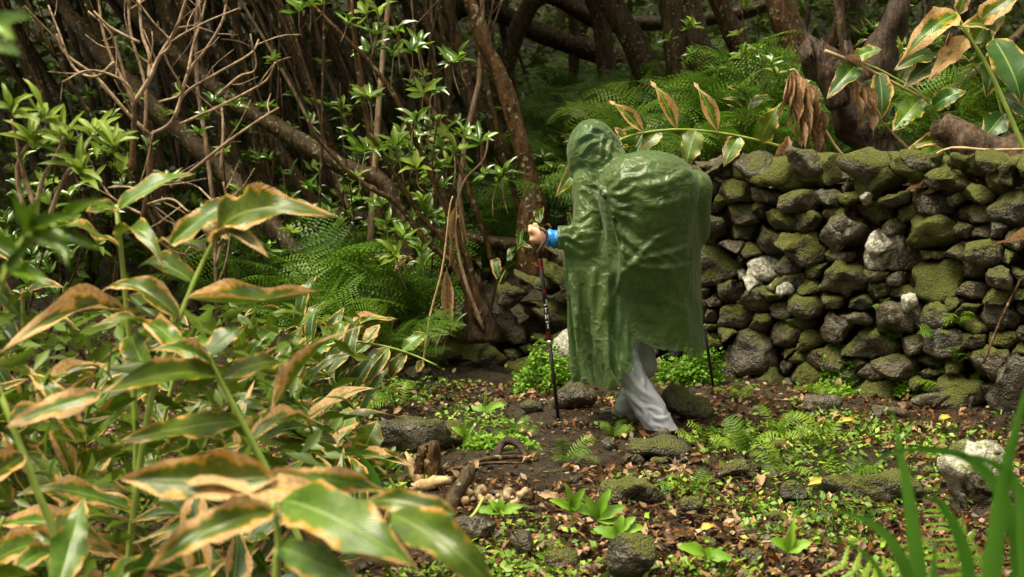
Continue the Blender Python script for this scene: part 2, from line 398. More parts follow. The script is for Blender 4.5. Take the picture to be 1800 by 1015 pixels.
def poncho_sdf(X, Y, Z):
    f1 = lambda th, Z: np.clip((1.05-Z)/.5,0,1)*(.022*np.sin(9*th+1.5*Z+.2)+.014*np.sin(15*th-2*Z+1.3))
    c1 = column(X,Y,Z,[(.1,.385),(.21,.38),(.45,.335),(.7,.285),(.74,.27),(.80,.25),(.9,.25),(.97,.28),(1.05,.33)],
        [(.1,.57),(.3,.575),(.6,.60),(1.0,.62)],[(.1,7.27),(.5,7.31),(.9,7.34),(1.1,7.40)],[(.1,7.84),(.9,7.8),(1.1,7.7)],2.6,f1,1.05)
    f2 = lambda th, Z: np.clip((.95-Z)/.6,0,1)*(.016*np.sin(6*th+2*Z+.9)+.010*np.sin(13*th+4*Z))
    c2 = column(X,Y,Z,[(.1,.50),(.5,.50),(.9,.53),(1.1,.57),(1.3,.6)],[(.1,.985),(.38,.985),(.6,.985),(.9,.98),(1.1,.955),(1.25,.9)],
        [(.1,7.42),(.5,7.42),(.72,7.38),(.84,7.31),(.95,7.28),(1.2,7.28)],[(.1,7.9),(.9,7.82),(1.2,7.75)],3.0,f2,1.26)
    t = smin(c1, c2, .025)
    hood = ell(X,Y,Z,(.405,7.57,1.465),(.122,.145,.125))
    hood = smin(hood, cone(X,Y,Z,(.40,7.56,1.44),(.333,7.60,1.372),.112,.078),.05)
    hood = smin(hood, cone(X,Y,Z,(.42,7.55,1.45),(.535,7.50,1.345),.118,.088),.05)
    hood = smin(hood, cone(X,Y,Z,(.40,7.56,1.42),(.43,7.50,1.36),.12,.09),.05)
    sh = smin(cone(X,Y,Z,(.46,7.56,1.30),(.62,7.56,1.24),.085,.13), cone(X,Y,Z,(.50,7.55,1.27),SHL,.09,.075),.04)
    sh = smin(sh, cone(X,Y,Z,(.65,7.58,1.24),SHR,.12,.085),.05)
    sh = smin(sh, cone(X,Y,Z,SHR,ELR,.09,.08),.04)
    sh = smin(sh, smin(cone(X,Y,Z,SHL,ELL,.082,.085), cone(X,Y,Z,ELL,(.225,7.365,.985),.085,.062),.035),.02)
    t = smin(t, sh, .02)
    pk = smin(ell(X,Y,Z,(.672,7.34,1.235),(.258,.205,.192)), rbox(X,Y,Z,(.685,7.38,1.0),(.205,.165,.20),.14,rz=.05,rx=.08),.08)
    t = smin(t, pk, .012); t = smin(t, hood, .012)
    return smin(t, np.minimum(torso_sdf(X,Y,Z), pack_sdf(X,Y,Z))-.012, .02)
def lap(V, F, it, only_border=False):
    E = np.concatenate([F[:, [0, 1]], F[:, [1, 2]], F[:, [2, 3]], F[:, [3, 0]]])
    u, c = np.unique(np.sort(E, 1), axis=0, return_counts=True)
    if only_border: u = u[c == 1]
    E = np.concatenate([u, u[:, ::-1]]); ids = np.unique(E); deg = np.bincount(E[:, 0], minlength=len(V))[:, None]
    for _ in range(it):
        S = np.zeros_like(V); np.add.at(S, E[:, 0], V[E[:, 1]]); V = V.copy(); V[ids] += .5*(S[ids]/deg[ids]-V[ids])
    return V
SHRK, BEND, WIDE, GRAV = -.02, .25, 1.11, .5
def settle_poncho(step=.0145, frames=17, goal=.04):
    V, F = surface_nets(poncho_sdf, (.05,7.0,.12), (1.12,8.2,1.66), step); V = lap(V, F, 3)
    C = V[F].mean(1); x, y = C[:, 0], C[:, 1]
    hem = .29+.235/(1+np.exp(-(x-.585)/.010))-.13*np.clip((x-.62)/.34, 0, 1)**1.5+.01*np.sin(x*23+y*11)
    keep = C[:, 2] > hem
    fd = unit((-.55, .8, -.25))
    keep &= ~(((C-np.array((.40, 7.58, 1.42))) @ fd > .085) & (C[:, 2] > 1.30) & (x < .52))
    keep &= ~((x < .222) & (C[:, 2] > .88)); keep &= ~(y > 7.92)
    F = F[keep]; u, inv = np.unique(F, return_inverse=True); V, F = V[u], inv.reshape(F.shape); V = lap(V, F, 8, True)
    cl = bpy.data.objects.new('c', mesh('c', V, F)); COL.objects.link(cl)
    Vb, Fb = surface_nets(lambda X, Y, Z: body_sdf(X, Y, Z)+.002, (0, 7.0, .0), (1.2, 8.3, 1.7), .024)
    # the cloth is cut wider than the shape it hangs on, so that it falls in long upright folds
    cl.shape_key_add(name='Basis'); rk = cl.shape_key_add(name='cut'); R = V.copy(); kz = np.clip((V[:, 2]-1.30)/.1, 0, 1)
    ww = 1+(WIDE-1)*(1-.5*kz); R[:, 0] = .65+(V[:, 0]-.65)*ww; R[:, 1] = 7.55+(V[:, 1]-7.55)*ww; rk.data.foreach_set('co', R.astype(np.float32).ravel()); rk.value = 0
    co = bpy.data.objects.new('b', mesh('b', lap(Vb, Fb, 2), Fb)); COL.objects.link(co)
    co.modifiers.new('c', 'COLLISION'); co.collision.thickness_outer = .006; co.collision.cloth_friction = 25
    m = cl.modifiers.new('cloth', 'CLOTH'); s = m.settings
    s.quality = 6; s.mass = .12; s.air_damping = 1.5; s.tension_stiffness = 25; s.compression_stiffness = 12; s.shear_stiffness = 8
    s.bending_stiffness = BEND; s.tension_damping = s.compression_damping = s.shear_damping = 10
    s.shrink_min = s.shrink_max = SHRK; s.pin_stiffness = 1.0; s.effector_weights.gravity = GRAV
    cs = m.collision_settings; cs.distance_min = .006; cs.collision_quality = 3; cs.use_self_collision = False
    vg = cl.vertex_groups.new(name='pin'); allv = list(range(len(V))); vg.add(allv, goal, 'REPLACE')
    vg.add([i for i in allv if V[i, 2] < .75], goal*1.7, 'REPLACE'); vg.add([i for i in allv if V[i, 2] > 1.32 and V[i, 0] < .58], goal*2.6, 'REPLACE')
    vg.add([i for i in allv if V[i, 0] < .24 and V[i, 2] > .9], 1, 'REPLACE')
    s.rest_shape_key = rk; s.vertex_group_mass = 'pin'; m.point_cache.frame_start = 1; m.point_cache.frame_end = frames+5
    for fr in range(1, frames+1): sc.frame_set(fr)
    me = cl.evaluated_get(bpy.context.evaluated_depsgraph_get()).to_mesh()
    W = np.empty(len(V)*3); me.vertices.foreach_get('co', W); W = W.reshape(-1, 3)
    if np.isnan(W).any() or np.abs(W-V).max() > .5: W = V
    for o in (cl, co):
        d = o.data; bpy.data.objects.remove(o); bpy.data.meshes.remove(d)
    sc.frame_set(1)
    return W, F
PONCHO_V, PONCHO_F = settle_poncho()
print('poncho', len(PONCHO_V), time.time()-T0)
# ------------------------------------------------------------------ terrain
WX = np.array([-.36, .37, 1.41, 2.74, 3.6, 5.0]); WY = np.array([9.75, 9.70, 9.22, 8.05, 7.6, 7.2])
WTX = np.array([-.6, -.36, .05, .37, .80, 1.2, 1.8, 5.0]); WTZ = np.array([0, .10, .34, .62, .98, 1.22, 1.30, 1.30])
def gz(x, y, detail=True):
    x = np.asarray(x, float); y = np.asarray(y, float)
    yw = np.interp(x, WX, WY); wt = np.interp(x, WTX, WTZ)
    hill = .07*np.clip(y-9.6, 0, 8)+.30*np.clip(y-17, 0, 60)-.17*np.clip(y-34, 0, 60)
    hill = hill+.05*np.clip(x-1, 0, 12)*np.clip((y-10)/4, 0, 1)
    ter = (wt*.88+.085*np.clip(y-yw, 0, 7))*sstep(.06, .42, y-yw)
    z = np.maximum(hill, ter)
    z = z+.22*sstep(1.25, 2.3, x)*sstep(5.6, 4.2, y)
    z = z+.10*sstep(-.9, -2.2, x)*sstep(4.5, 6.5, y)
    if detail:
        P = np.stack([x, y, np.zeros_like(x)], -1)
        z = z+.045*fbm(P*1.3, 3)+.020*fbm(P*6+5, 2)+.007*fbm(P*15+2, 2)+.10*sstep(10, 14, y)*fbm(P*.5, 2)
    return z
def gpt(px, py):
    """The ground point seen at a pixel."""
    Y = np.concatenate([np.linspace(2, 14, 1500), np.linspace(14, 40, 400)]); A = (px-900)/FPX; B = -(py-507.5)/FPX
    t = Y/(math.cos(PITCH)+B*math.sin(PITCH)); z = 1.5+t*(-math.sin(PITCH)+B*math.cos(PITCH)); hit = np.nonzero(z < gz(A*t, Y))[0]
    return at(px, py, Y[hit[0]] if len(hit) else 30.0)
gx = np.concatenate([-np.geomspace(60, 4.2, 22), np.linspace(-4, 4.4, 211), np.geomspace(4.7, 60, 22)])
gy = np.concatenate([-np.geomspace(40, 1, 12), np.linspace(0, 4, 20, endpoint=False), np.linspace(4, 11, 176, endpoint=False), np.linspace(11, 40, 100), np.geomspace(42, 120, 12)])
GX, GY = np.meshgrid(gx, gy); GZ = gz(GX, GY); nx_, ny_ = len(gx), len(gy)
idx = np.arange(nx_*ny_).reshape(ny_, nx_)
GF = np.stack([idx[:-1, :-1], idx[:-1, 1:], idx[1:, 1:], idx[1:, :-1]], -1).reshape(-1, 4)
g = obj('ground', mesh('ground', np.stack([GX, GY, GZ], -1).reshape(-1, 3), GF, M['soil'])); g['kind'] = 'structure'
# ------------------------------------------------------------------ rocks and the dry stone wall
def facet(V, rng, k=6, depth=(.42, .82), front=None):
    for _ in range(k):
        n = unit(rng.normal(size=3))
        d = V @ n; lim = d.max()*rng.uniform(*depth)
        ex = np.clip(d-lim, 0, None); V = V-ex[:, None]*n*.92
    return V
def rock_mesh(name, size, seed, sub=3, k=9, rough=.17):
    rng = np.random.default_rng(seed); V, F = ICO[sub]; V = V.copy()
    V = facet(V, rng, k); V = V*np.asarray(size)/2
    s = float(np.mean(size)); nrm = ICO[sub][0]
    V = V+nrm*(rough*s*.5*fbm(V*(2.6/s)+seed*3.1, 3)+rough*s*.3*fbm(V*(7/s)+seed, 3))[:, None]
    return mesh(name, V, F, M['rock'])
def rock(px, py, w, h, label, seed, moss=.3, white=0., brown=.2, sink=.22, dp=None, k=9, tilt=0., name='stone', group=None, sub=3):
    """A stone whose foot shows at pixel (px, py), w x h pixels large."""
    p = gpt(px, py); s = p[1]/FPX; W, H = w*s, h*s/(1-sink*.6)
    me = rock_mesh(name, (W*1.06, (dp or .75)*W, H*1.1), seed, sub, k)
    o = bpy.data.objects.new(name, me); COL.objects.link(o)
    o.location = (p[0], p[1]+.3*W, gz(p[0], p[1]+.3*W)+H*(.5-sink)); o.rotation_euler = (0, math.radians(tilt), .3*math.sin(seed))
    o.color = (moss, white, brown, 1); tag(o, label, 'stone', group); return o
# --- wall: cells of a power-like partition of the wall face, each cell one stone
def clip_poly(P, n, d):
    out = []
    for i in range(len(P)):
        a, b = P[i], P[(i+1) % len(P)]; da, db = a@n-d, b@n-d
        if da <= 0: out.append(a)
        if (da < 0) != (db < 0) and abs(da-db) > 1e-9: out.append(a+(b-a)*da/(da-db))
    return out
rng = np.random.default_rng(11)
wxs = np.linspace(-.42, 3.75, 400); wys = np.interp(wxs, WX, WY); ws = np.concatenate([[0], np.cumsum(np.hypot(np.diff(wxs), np.diff(wys)))])
def wall_pt(s):
    x = np.interp(s, ws, wxs); y = np.interp(s, ws, wys)
    x2, y2 = np.interp(s+.3, ws, wxs), np.interp(s+.3, ws, wys); x1, y1 = np.interp(s-.3, ws, wxs), np.interp(s-.3, ws, wys)
    t = unit((x2-x1, y2-y1, 0)); return x, y, t, np.array((t[1], -t[0], 0))
AN = 1.55; seeds = []; rads = []
for cnt, ra, rb in ((60, .15, .18), (500, .10, .13), (1500, .065, .09), (2600, .042, .058)):     # big stones first, then what fits between
    for _ in range(cnt):
        r = rng.uniform(ra, rb); c = np.array((rng.uniform(-.05, ws[-1]), rng.uniform(-.05, 1.38)*AN)); top = np.interp(np.interp(c[0], ws, wxs), WTX, WTZ)
        if c[1]/AN > top-.3*r+.02: continue
        if seeds and (np.hypot(*(np.array(seeds)-c).T) < .86*(np.array(rads)+r)).any(): continue
        seeds.append(c); rads.append(r)
Q = np.array(seeds); rads = np.array(rads); seeds = Q/np.array((1, AN))
wall = thing('dry_stone_wall', 'long dry stone wall of dark mossy volcanic rock behind the hiker', 'wall', (1.8, 8.9, 0)); wall['kind'] = 'thing'
I3, F3 = ICO[3]
nst = 0
# the white crusted stones: (px, py) in the photograph -> amount
WHITE = [(1322, 490, .75), (1535, 420, .55), (1465, 405, .42), (1600, 510, .4), (1520, 350, .42), (1375, 505, .5), (1590, 540, .45), (1350, 560, .30), (1605, 410, .35)]
for i, c in enumerate(seeds):
    poly = [Q[i]+np.array(k)*.34 for k in ((-1, -1), (1, -1), (1, 1), (-1, 1))]
    for j in range(len(Q)):
        if j != i and abs(Q[j, 0]-Q[i, 0]) < .7 and abs(Q[j, 1]-Q[i, 1]) < .7:
            n = Q[j]-Q[i]; poly = clip_poly(poly, n, (Q[j]@Q[j]-Q[i]@Q[i]-rads[j]**2+rads[i]**2)/2)
            if len(poly) < 3: break
    if len(poly) < 3: continue
    poly = np.array(poly)/np.array((1, AN)); topz = np.interp(np.interp(c[0], ws, wxs), WTX, WTZ)
    poly[:, 1] = np.minimum(poly[:, 1], topz+.09); poly[:, 0] = np.clip(poly[:, 0], c[0]-.28, c[0]+.28)
    cen = poly.mean(0)
    th = np.arctan2(I3[:, 2], I3[:, 0]); d2 = np.stack([np.cos(th), np.sin(th)], 1)
    R = np.full(len(I3), 9.)
    for k in range(len(poly)):
        a, b = poly[k]-cen, poly[(k+1) % len(poly)]-cen; e = b-a; nn = np.array((e[1], -e[0]))
        L = np.linalg.norm(nn)
        if L < 1e-6: continue
        nn /= L; dist = a@nn
        if dist < 0: nn, dist = -nn, -dist
        dd = d2@nn; R = np.where(dd > 1e-6, np.minimum(R, dist/np.maximum(dd, 1e-6)), R)
    R = np.minimum(R, .3)
    rad = np.sqrt(I3[:, 0]**2+I3[:, 2]**2); size = math.sqrt((np.ptp(poly[:, 0])+.02)*(np.ptp(poly[:, 1])+.02))
    rho = R*(rad**.46)*1.02-.005
    dep = np.sign(I3[:, 1])*np.abs(I3[:, 1])**.75*min(.17, .42*size+.05)
    r2 = np.random.default_rng(500+i)
    L = np.stack([rho*d2[:, 0], dep, rho*d2[:, 1]], 1)
    for _ in range(9):
        n = unit((r2.normal()*.7, -abs(r2.normal())-.3, r2.normal()*.7)); dd = L@n; ex = np.clip(dd-dd.max()*r2.uniform(.40, .78), 0, None); L = L-ex[:, None]*n*.93
    nr = L/(np.linalg.norm(L, axis=1)[:, None]+1e-6)
    L = L+nr*(.016*fbm(L*10+i*3.3, 3)*(1+2*(size > .25))+.009*fbm(L*34+i, 2))[:, None]
    x, y, t, n = wall_pt(cen[0]); out = r2.normal()*.035+.05*(1-cen[1])
    W = np.array((x, y, 0))+L[:, :1]*t-L[:, 1:2]*n+np.array((0, 0, 1.))*(L[:, 2:3]+cen[1])+n*out
    o = obj('stone', mesh('stone', W-W.mean(0), F3, M['rock']), wall, Matrix.Translation(Vector(W.mean(0))))
    wv = 0
    cpx = 900+FPX*W[:, 0].mean()/W[:, 1].mean(); cpy = 235+FPX*(1.5-W[:, 2].mean())/W[:, 1].mean()
    for a, b, v in WHITE:
        if abs(cpx-a) < 36 and abs(cpy-b) < 30: wv = v
    o.color = (np.clip(r2.normal(.36, .34)+.12*(cen[1] > 1.0), 0, 1), wv, r2.uniform(0, .8), 1); nst += 1
# the white crusted stones that stand out
for k, (px, py, Yd, w, h, v) in enumerate(((1322, 492, 9.0, .22, .21, .95), (1538, 432, 8.55, .13, .15, .85), (1378, 508, 9.0, .10, .11, .8), (1600, 535, 8.5, .10, .14, .8), (1482, 405, 8.7, .20, .13, .6), (1522, 350, 8.7, .09, .09, .8))):
    p = at(px, py, Yd); x_, y_, t_, n_ = wall_pt(np.interp(p[0], wxs, ws)); p = at(px, py, y_-.07)
    o = obj('stone', rock_mesh('stone', (w, .2, h), 810+k, 3, 8), wall, Matrix.Translation(Vector(p))); o.color = (.0, v, .1, 1)
# loose, tilted cap stones along the top
rc = np.random.default_rng(4); s = .9
while s < ws[-1]-.1:
    x, y, t, n = wall_pt(s); w = rc.uniform(.16, .42); z = np.interp(x, WTX, WTZ)
    me = rock_mesh('stone', (w, w*.8, w*rc.uniform(.42, .75)), 700+int(s*50), 3, 9); o = obj('stone', me, wall, Matrix.Translation((x, y-.0, z+.045)) @ Matrix.Rotation(rc.normal()*.8, 4, 'Z') @ Matrix.Rotation(rc.normal()*.35, 4, 'Y') @ Matrix.Rotation(rc.normal()*.3, 4, 'X'))
    o.color = (np.clip(rc.normal(.35, .3), 0, 1), 0, rc.uniform(0, .4), 1); s += w*rc.uniform(.65, 1.15)
# dark earth backing added behind the stones so the gaps stay dark
cs_ = np.linspace(0, ws[-1], 60); Vc = []
for s in cs_:
    x, y, t, n = wall_pt(s); p = np.array((x, y, 0)); tz = max(.03, np.interp(x, WTX, WTZ)-.10)
    for off, z in ((-.11, -.15), (-.11, tz), (-.35, tz), (-.35, -.15)): Vc.append(p+n*off+np.array((0, 0, z)))
k = np.arange(59)[:, None]*4
Fc = np.concatenate([k+np.array([a, a+1, a+5, a+4]) for a in (0, 1, 2)]).reshape(-1, 4)
obj('gap_backing', mesh('gap_backing', Vc, Fc, M['soil'], smooth=False), wall)
# --- single stones
rock(715, 800, 150, 78, 'big wet grey boulder at the left edge of the path', 1, .12, 0, .0, tilt=-8)
rock(800, 790, 90, 55, 'mossy dark stone against the big wet grey boulder', 2, .35)
rock(1172, 812, 135, 48, 'low dark wet stone in front of the hiker\'s foot', 3, .25)
rock(1097, 890, 138, 62, 'round stone capped with yellow-green moss on the path', 4, .62, sub=4)
rock(1112, 1042, 118, 105, 'pointed wet stone at the bottom of the picture', 5, .22, k=11, tilt=10)
rock(1008, 722, 78, 56, 'dark brown stone beside the left trekking pole', 6, .05, 0, .5)
rock(1330, 664, 100, 42, 'long reddish brown block lying at the wall foot', 7, .0, 0, .9, k=11, sink=.12)
rock(1425, 668, 62, 46, 'small moss-topped block next to the reddish brown block', 8, .5, k=10, sink=.12)
rock(1722, 892, 140, 130, 'pale stone with moss at the right of the path', 9, .45, .62)
rock(1540, 890, 190, 62, 'wide flat mossy stone in front of the pale stone', 10, .45, dp=.6)
rock(836, 955, 88, 50, 'angular light grey stone beside the foreground leaves', 12, .05, .22)
rock(1800, 742, 120, 150, 'large smooth grey boulder at the right edge by the wall', 13, .0, .18, .0, sink=.12)
rock(1212, 742, 110, 72, 'dark stone behind the hiker\'s grey trousers', 14, .2)
rock(748, 836, 60, 42, 'small dark stone among brown rotten wood', 15, .45)
rock(985, 1012, 80, 60, 'brownish stone left of the pointed wet stone', 16, .2, 0, .5)
rock(925, 985, 50, 50, 'small dark upright stone near the bottom edge', 17, .15)
rock(838, 648, 66, 68, 'square mossy block at the left end of the wall', 18, .5, k=11, sink=.1)
rock(1440, 724, 95, 30, 'flat pale grey wet stone in the mud below the wall', 19, .0, .25)
rock(1640, 722, 85, 34, 'glistening grey stone near the yellow fern', 20, .0, .12)
rock(1292, 845, 64, 36, 'half-buried brown stone right of the mossy stone', 21, .2, 0, .6)
rock(1002, 652, 66, 84, 'bright white crusted stone behind the hiker\'s poncho', 22, .0, 1.0, .0, sink=.1)
rock(672, 672, 60, 34, 'brown stone under the arching ginger stem', 23, .1, 0, .7)
rock(730, 668, 54, 32, 'dull red stone right of the arching ginger stem', 24, .0, 0, .9)
rock(1225, 905, 60, 30, 'small stone right of the moss-capped stone', 25, .3)
rock(1405, 890, 70, 40, 'grey stone stuck in the middle of the ferny path edge', 26, .2)
rock(560, 700, 120, 60, 'dark stone half hidden by leaves left of the path', 27, .4)
rr = np.random.default_rng(78)
for i in range(46):
    px, py = rr.uniform(640, 1780), rr.uniform(690, 1010); w = rr.uniform(22, 58); rock(px, py, w, w*rr.uniform(.35, .6), 'small dark stone bedded in the path mud', 900+i, max(0, rr.normal(.1, .25)), 0, rr.uniform(0, .7), .3, name='bedded_stone', group='small stones bedded in the path', sub=2)
rr = np.random.default_rng(77); parts = []
for i in range(420):
    px, py = rr.uniform(500, 1800), rr.uniform(655, 1015); Yd = FPX*1.5/(py-235); x = (px-900)/FPX*Yd
    s = rr.uniform(.006, .022)*(1 if rr.random() < .9 else 1.7); V, F = ICO[1]
    V = facet(V, rr, 4)*np.array((1, rr.uniform(.6, 1), rr.uniform(.4, .8)))*s
    parts.append((V+np.array((x, Yd, float(gz(x, Yd))+s*.2)), F))
V, F = joinm(parts)
o = solo('gravel', 'scattered small dark pebbles in the mud of the path', 'gravel', mesh('gravel', V, F, M['rock']), kind='stuff', color=(.15, 0, .4, 1))
print('rocks', nst, time.time()-T0)
# ------------------------------------------------------------------ forest: trunks, crowns, stump, log
def leaf_cloud(name, n, size, leaf, seed, mat, flat=.6):
    """Many small leaves through a crown's volume, gathered in clumps."""
    rng = np.random.default_rng(seed); nc = max(6, n//60)
    C = rng.normal(size=(nc, 3)); C = C/np.linalg.norm(C, axis=1)[:, None]*rng.uniform(.35, 1, (nc, 1))**.6*np.array((1, 1, flat))
    P = C[rng.integers(0, nc, n)]+rng.normal(size=(n, 3))*np.array((.16, .16, .10)); P *= size
    return leaves_at(name, P, leaf, rng, mat)
def leaves_at(name, P, leaf, rng, mat, up=.6, col=None, ratio=.38, lenv=(.6, 1.3)):
    """Leaf blades (4-vertex kites with a folded midrib) at points P."""
    n = len(P); a = rng.uniform(0, 2*math.pi, n); el = rng.normal(0, .5, n)
    X = np.stack([np.cos(a)*np.cos(el), np.sin(a)*np.cos(el), np.sin(el)], 1)
    N = rng.normal(size=(n, 3))*.55+np.array((0, 0, up)); N -= X*(N*X).sum(1)[:, None]; N /= np.linalg.norm(N, axis=1)[:, None]+1e-9
    Y = np.cross(N, X); L = leaf*rng.uniform(*lenv, n)[:, None]
    V = np.stack([P, P+X*L*.45+Y*L*ratio*.5+N*L*.07, P+X*L-N*L*.06, P+X*L*.45-Y*L*ratio*.5+N*L*.07, P+X*L*.5], 1).reshape(-1, 3)
    b = np.arange(n)[:, None]*5
    F = np.concatenate([b+np.array([0, 4, 1]), b+np.array([1, 4, 2]), b+np.array([0, 3, 4]), b+np.array([3, 2, 4])])
    return mesh(name, V, F, mat, smooth=False, col=None if col is None else np.repeat(col, 5, 0))
CROWNS = [leaf_cloud('crown', 2200, 1.0, .10, 40+k, M['crown']) for k in range(3)]
def tree(pts, rads, label, mat='bark', seed=0, group=None, top=None, crown=1.5, limbs=0, n=10, rough=.22, nm='forest_tree', seg=None):
    P = [np.asarray(p, float) for p in pts]
    base = P[0].copy(); base[2] = min(base[2], float(gz(base[0], base[1]))-.1); P[0] = base
    rng = np.random.default_rng(900+seed)
    d = unit(P[-1]-P[-2]); up = P[-1].copy(); r_top = rads[-1]
    while up[2] < (top or 4.8):                    # the stem goes on above the picture
        d = unit(d+np.array((rng.normal()*.12, rng.normal()*.12, .22))); up = up+d*.9; P.append(up.copy())
    R = list(rads)+list(np.linspace(rads[-1], rads[-1]*.45, len(P)-len(rads)+1)[1:])
    t = thing(nm, label, 'tree', base, group)
    V, F = tube(P, R, n, seg or 5*(len(P)-1), rough, seed); obj('trunk', mesh('trunk', V, F, M[mat]), t)
    for k in range(limbs):
        i = rng.integers(max(1, len(P)//2), len(P)); q = P[i-1]
        a = rng.uniform(0, 6.28); e = q+np.array((math.cos(a)*.8, math.sin(a)*.8, .9))
        V, F = tube([q, (q+e)/2+rng.normal(size=3)*.08, e], [R[i-1]*.45, R[i-1]*.2], 6, 8, .15, seed+k); obj('limb', mesh('limb', V, F, M[mat]), t)
    if crown:
        c = Matrix.Translation(Vector(up)) @ Matrix.Rotation(rng.uniform(0, 6.28), 4, 'Z') @ Matrix.Scale(crown*rng.uniform(.85, 1.2), 4)
        obj('crown', CROWNS[seed % 3], t, c)
    return t
A_ = lambda L, Y: [at(x, y, Y if np.isscalar(Y) else Y[i]) for i, (x, y) in enumerate(L)]
# the trees one can tell apart
tree(A_([(745, 395), (690, 345), (600, 292), (500, 232), (420, 185), (350, 130), (250, 40), (180, -60)], [10.4, 10.5, 10.6, 10.8, 11, 11.2, 11.5, 11.8]), [.048, .052, .058, .062, .062, .06, .055, .05], 'thick dark limb slanting down from the upper left to the glossy shrub', 'bark', 1, top=6, n=12)
tree(A_([(620, 560), (545, 480), (480, 400), (400, 310), (320, 235), (240, 160), (150, 60), (60, -60)], [10.0, 10.2, 10.4, 10.6, 10.8, 11, 11.4, 11.8]), [.055, .062, .066, .07, .07, .066, .06, .055], 'thick leaning trunk behind the bare branching shrub', 'bark', 2, top=6, n=12)
tree(A_([(940, 420), (938, 385), (934, 330), (915, 250), (880, 140), (850, 70), (825, 0), (800, -70)], 11.0), [.13, .12, .06, .062, .06, .058, .055, .05], 'slim reddish trunk with a knobbly foot left of the hiker\'s hood', 'bark_red', 3, top=6)
tree(A_([(1215, 230), (1205, 150), (1195, 60), (1185, -40)], 13.5), [.21, .18, .165, .16], 'broad brown trunk directly above the hiker\'s pack', 'bark_grey', 4, top=6.5, n=14, crown=2)
tree(A_([(1262, 215), (1240, 130), (1222, 50), (1205, -40)], 13.3), [.13, .11, .10, .095], 'second brown trunk close right of the broad trunk', 'bark_grey', 5, top=6.5)
tree(A_([(1180, 205), (1130, 105), (1080, 20), (1040, -60)], 14.2), [.12, .13, .12, .12], 'dark trunk slanting left behind the broad brown trunk', 'bark', 6, top=6.5)
tree(A_([(1345, 190), (1310, 110), (1275, 30), (1250, -50)], 14.5), [.10, .11, .10, .09], 'brown trunk leaning left between broad trunk and spotted trunk', 'bark_red', 7, top=6.5)
tree(A_([(1430, 160), (1400, 90), (1375, 20), (1350, -60)], 12.2), [.14, .12, .115, .11], 'spotted reddish trunk leaning left above the dry hanging leaves', 'bark_red', 8, top=6.5, n=12)
tree(A_([(620, 470), (612, 420), (605, 380), (590, 300), (560, 200), (520, 100), (480, 0), (450, -60)], 12.5), [.07, .065, .06, .06, .06, .06, .055, .05], 'thin dark trunk standing left of the ferns', 'bark', 9, top=6)
tree(A_([(760, 410), (700, 390), (620, 385), (560, 395), (515, 380)], 11.4)[::-1], [.07, .065, .065, .06, .05], 'dark trunk lying low behind the big yellow-edged leaf', 'bark', 10, top=.0, crown=0)
tree(A_([(1075, 120), (1060, 60), (1040, 0), (1020, -60)], 17), [.10, .10, .09, .09], 'dark trunk behind the ferns above the hiker\'s hood', 'bark', 11, top=7)
tree(A_([(1000, 130), (1010, 60), (1000, 0), (985, -50)], 19), [.06, .06, .06, .05], 'thin dark stem upslope above the hiker\'s hood', 'bark', 12, top=7)
tree(A_([(1105, 110), (950, 60), (800, 20), (640, -20)], 19)[::-1], [.11, .12, .13, .12], 'fallen dark trunk lying across the top of the slope', 'bark', 13, top=0, crown=0)
tree(A_([(1060, 40), (930, 10), (830, -10)], 17.5)[::-1], [.09, .1, .1], 'fallen bough along the upper edge of the picture', 'bark', 14, top=0, crown=0)
# the crowd of slender leaning stems at the left
rng = np.random.default_rng(5)
for i in range(64):
    Yd = rng.uniform(11.5, 21); px = rng.uniform(60, 960) if i < 56 else rng.uniform(1280, 1800); py = 235+FPX*(1.5-float(gz((px-900)/FPX*Yd, Yd)))/Yd
    x0 = (px-900)/FPX*Yd; lean = rng.uniform(-.62, -.10) if i < 56 else rng.uniform(-.3, .2); P = []; z0 = float(gz(x0, Yd))
    for k in range(5):
        hh = k*1.05; P.append(np.array((x0+lean*hh*(1+.1*k)+rng.normal()*.07, Yd+rng.normal()*.06+.05*hh, z0+hh)))
    r = rng.uniform(.022, .07)
    tree(P, [r*1.2, r, r*.95, r*.9, r*.8], 'slender dark leaning trunk in the crowded wood behind' if i < 56 else 'slender dark trunk upslope at the right behind the wall', ('bark', 'bark', 'bark_red', 'bark_grey')[i % 4], 100+i,
         'slender leaning trees in the wood' if i < 56 else 'slender trees upslope right', top=5, crown=rng.uniform(1.6, 2.3), limbs=1 if i % 3 == 0 else 0, n=7, seg=14)
rng = np.random.default_rng(6)
for i in range(44):
    Yd = rng.uniform(10.3, 16); px = rng.uniform(200, 930); x0 = (px-900)/FPX*Yd; lean = rng.uniform(-.55, .12); z0 = float(gz(x0, Yd)); P = []
    for k in range(5): P.append(np.array((x0+lean*k*.9+rng.normal()*.06, Yd+rng.normal()*.05, z0+k*.9)))
    r = rng.uniform(.010, .026); tree(P, [r*1.2, r, r*.9, r*.8, r*.7], 'thin warm brown stem in the tangled wood', ('bark_red', 'twig', 'bark_red', 'bark')[i % 4], 600+i, 'thin brown stems in the wood', top=4.2, crown=0, limbs=2, n=5, seg=12, nm='thin_tree')
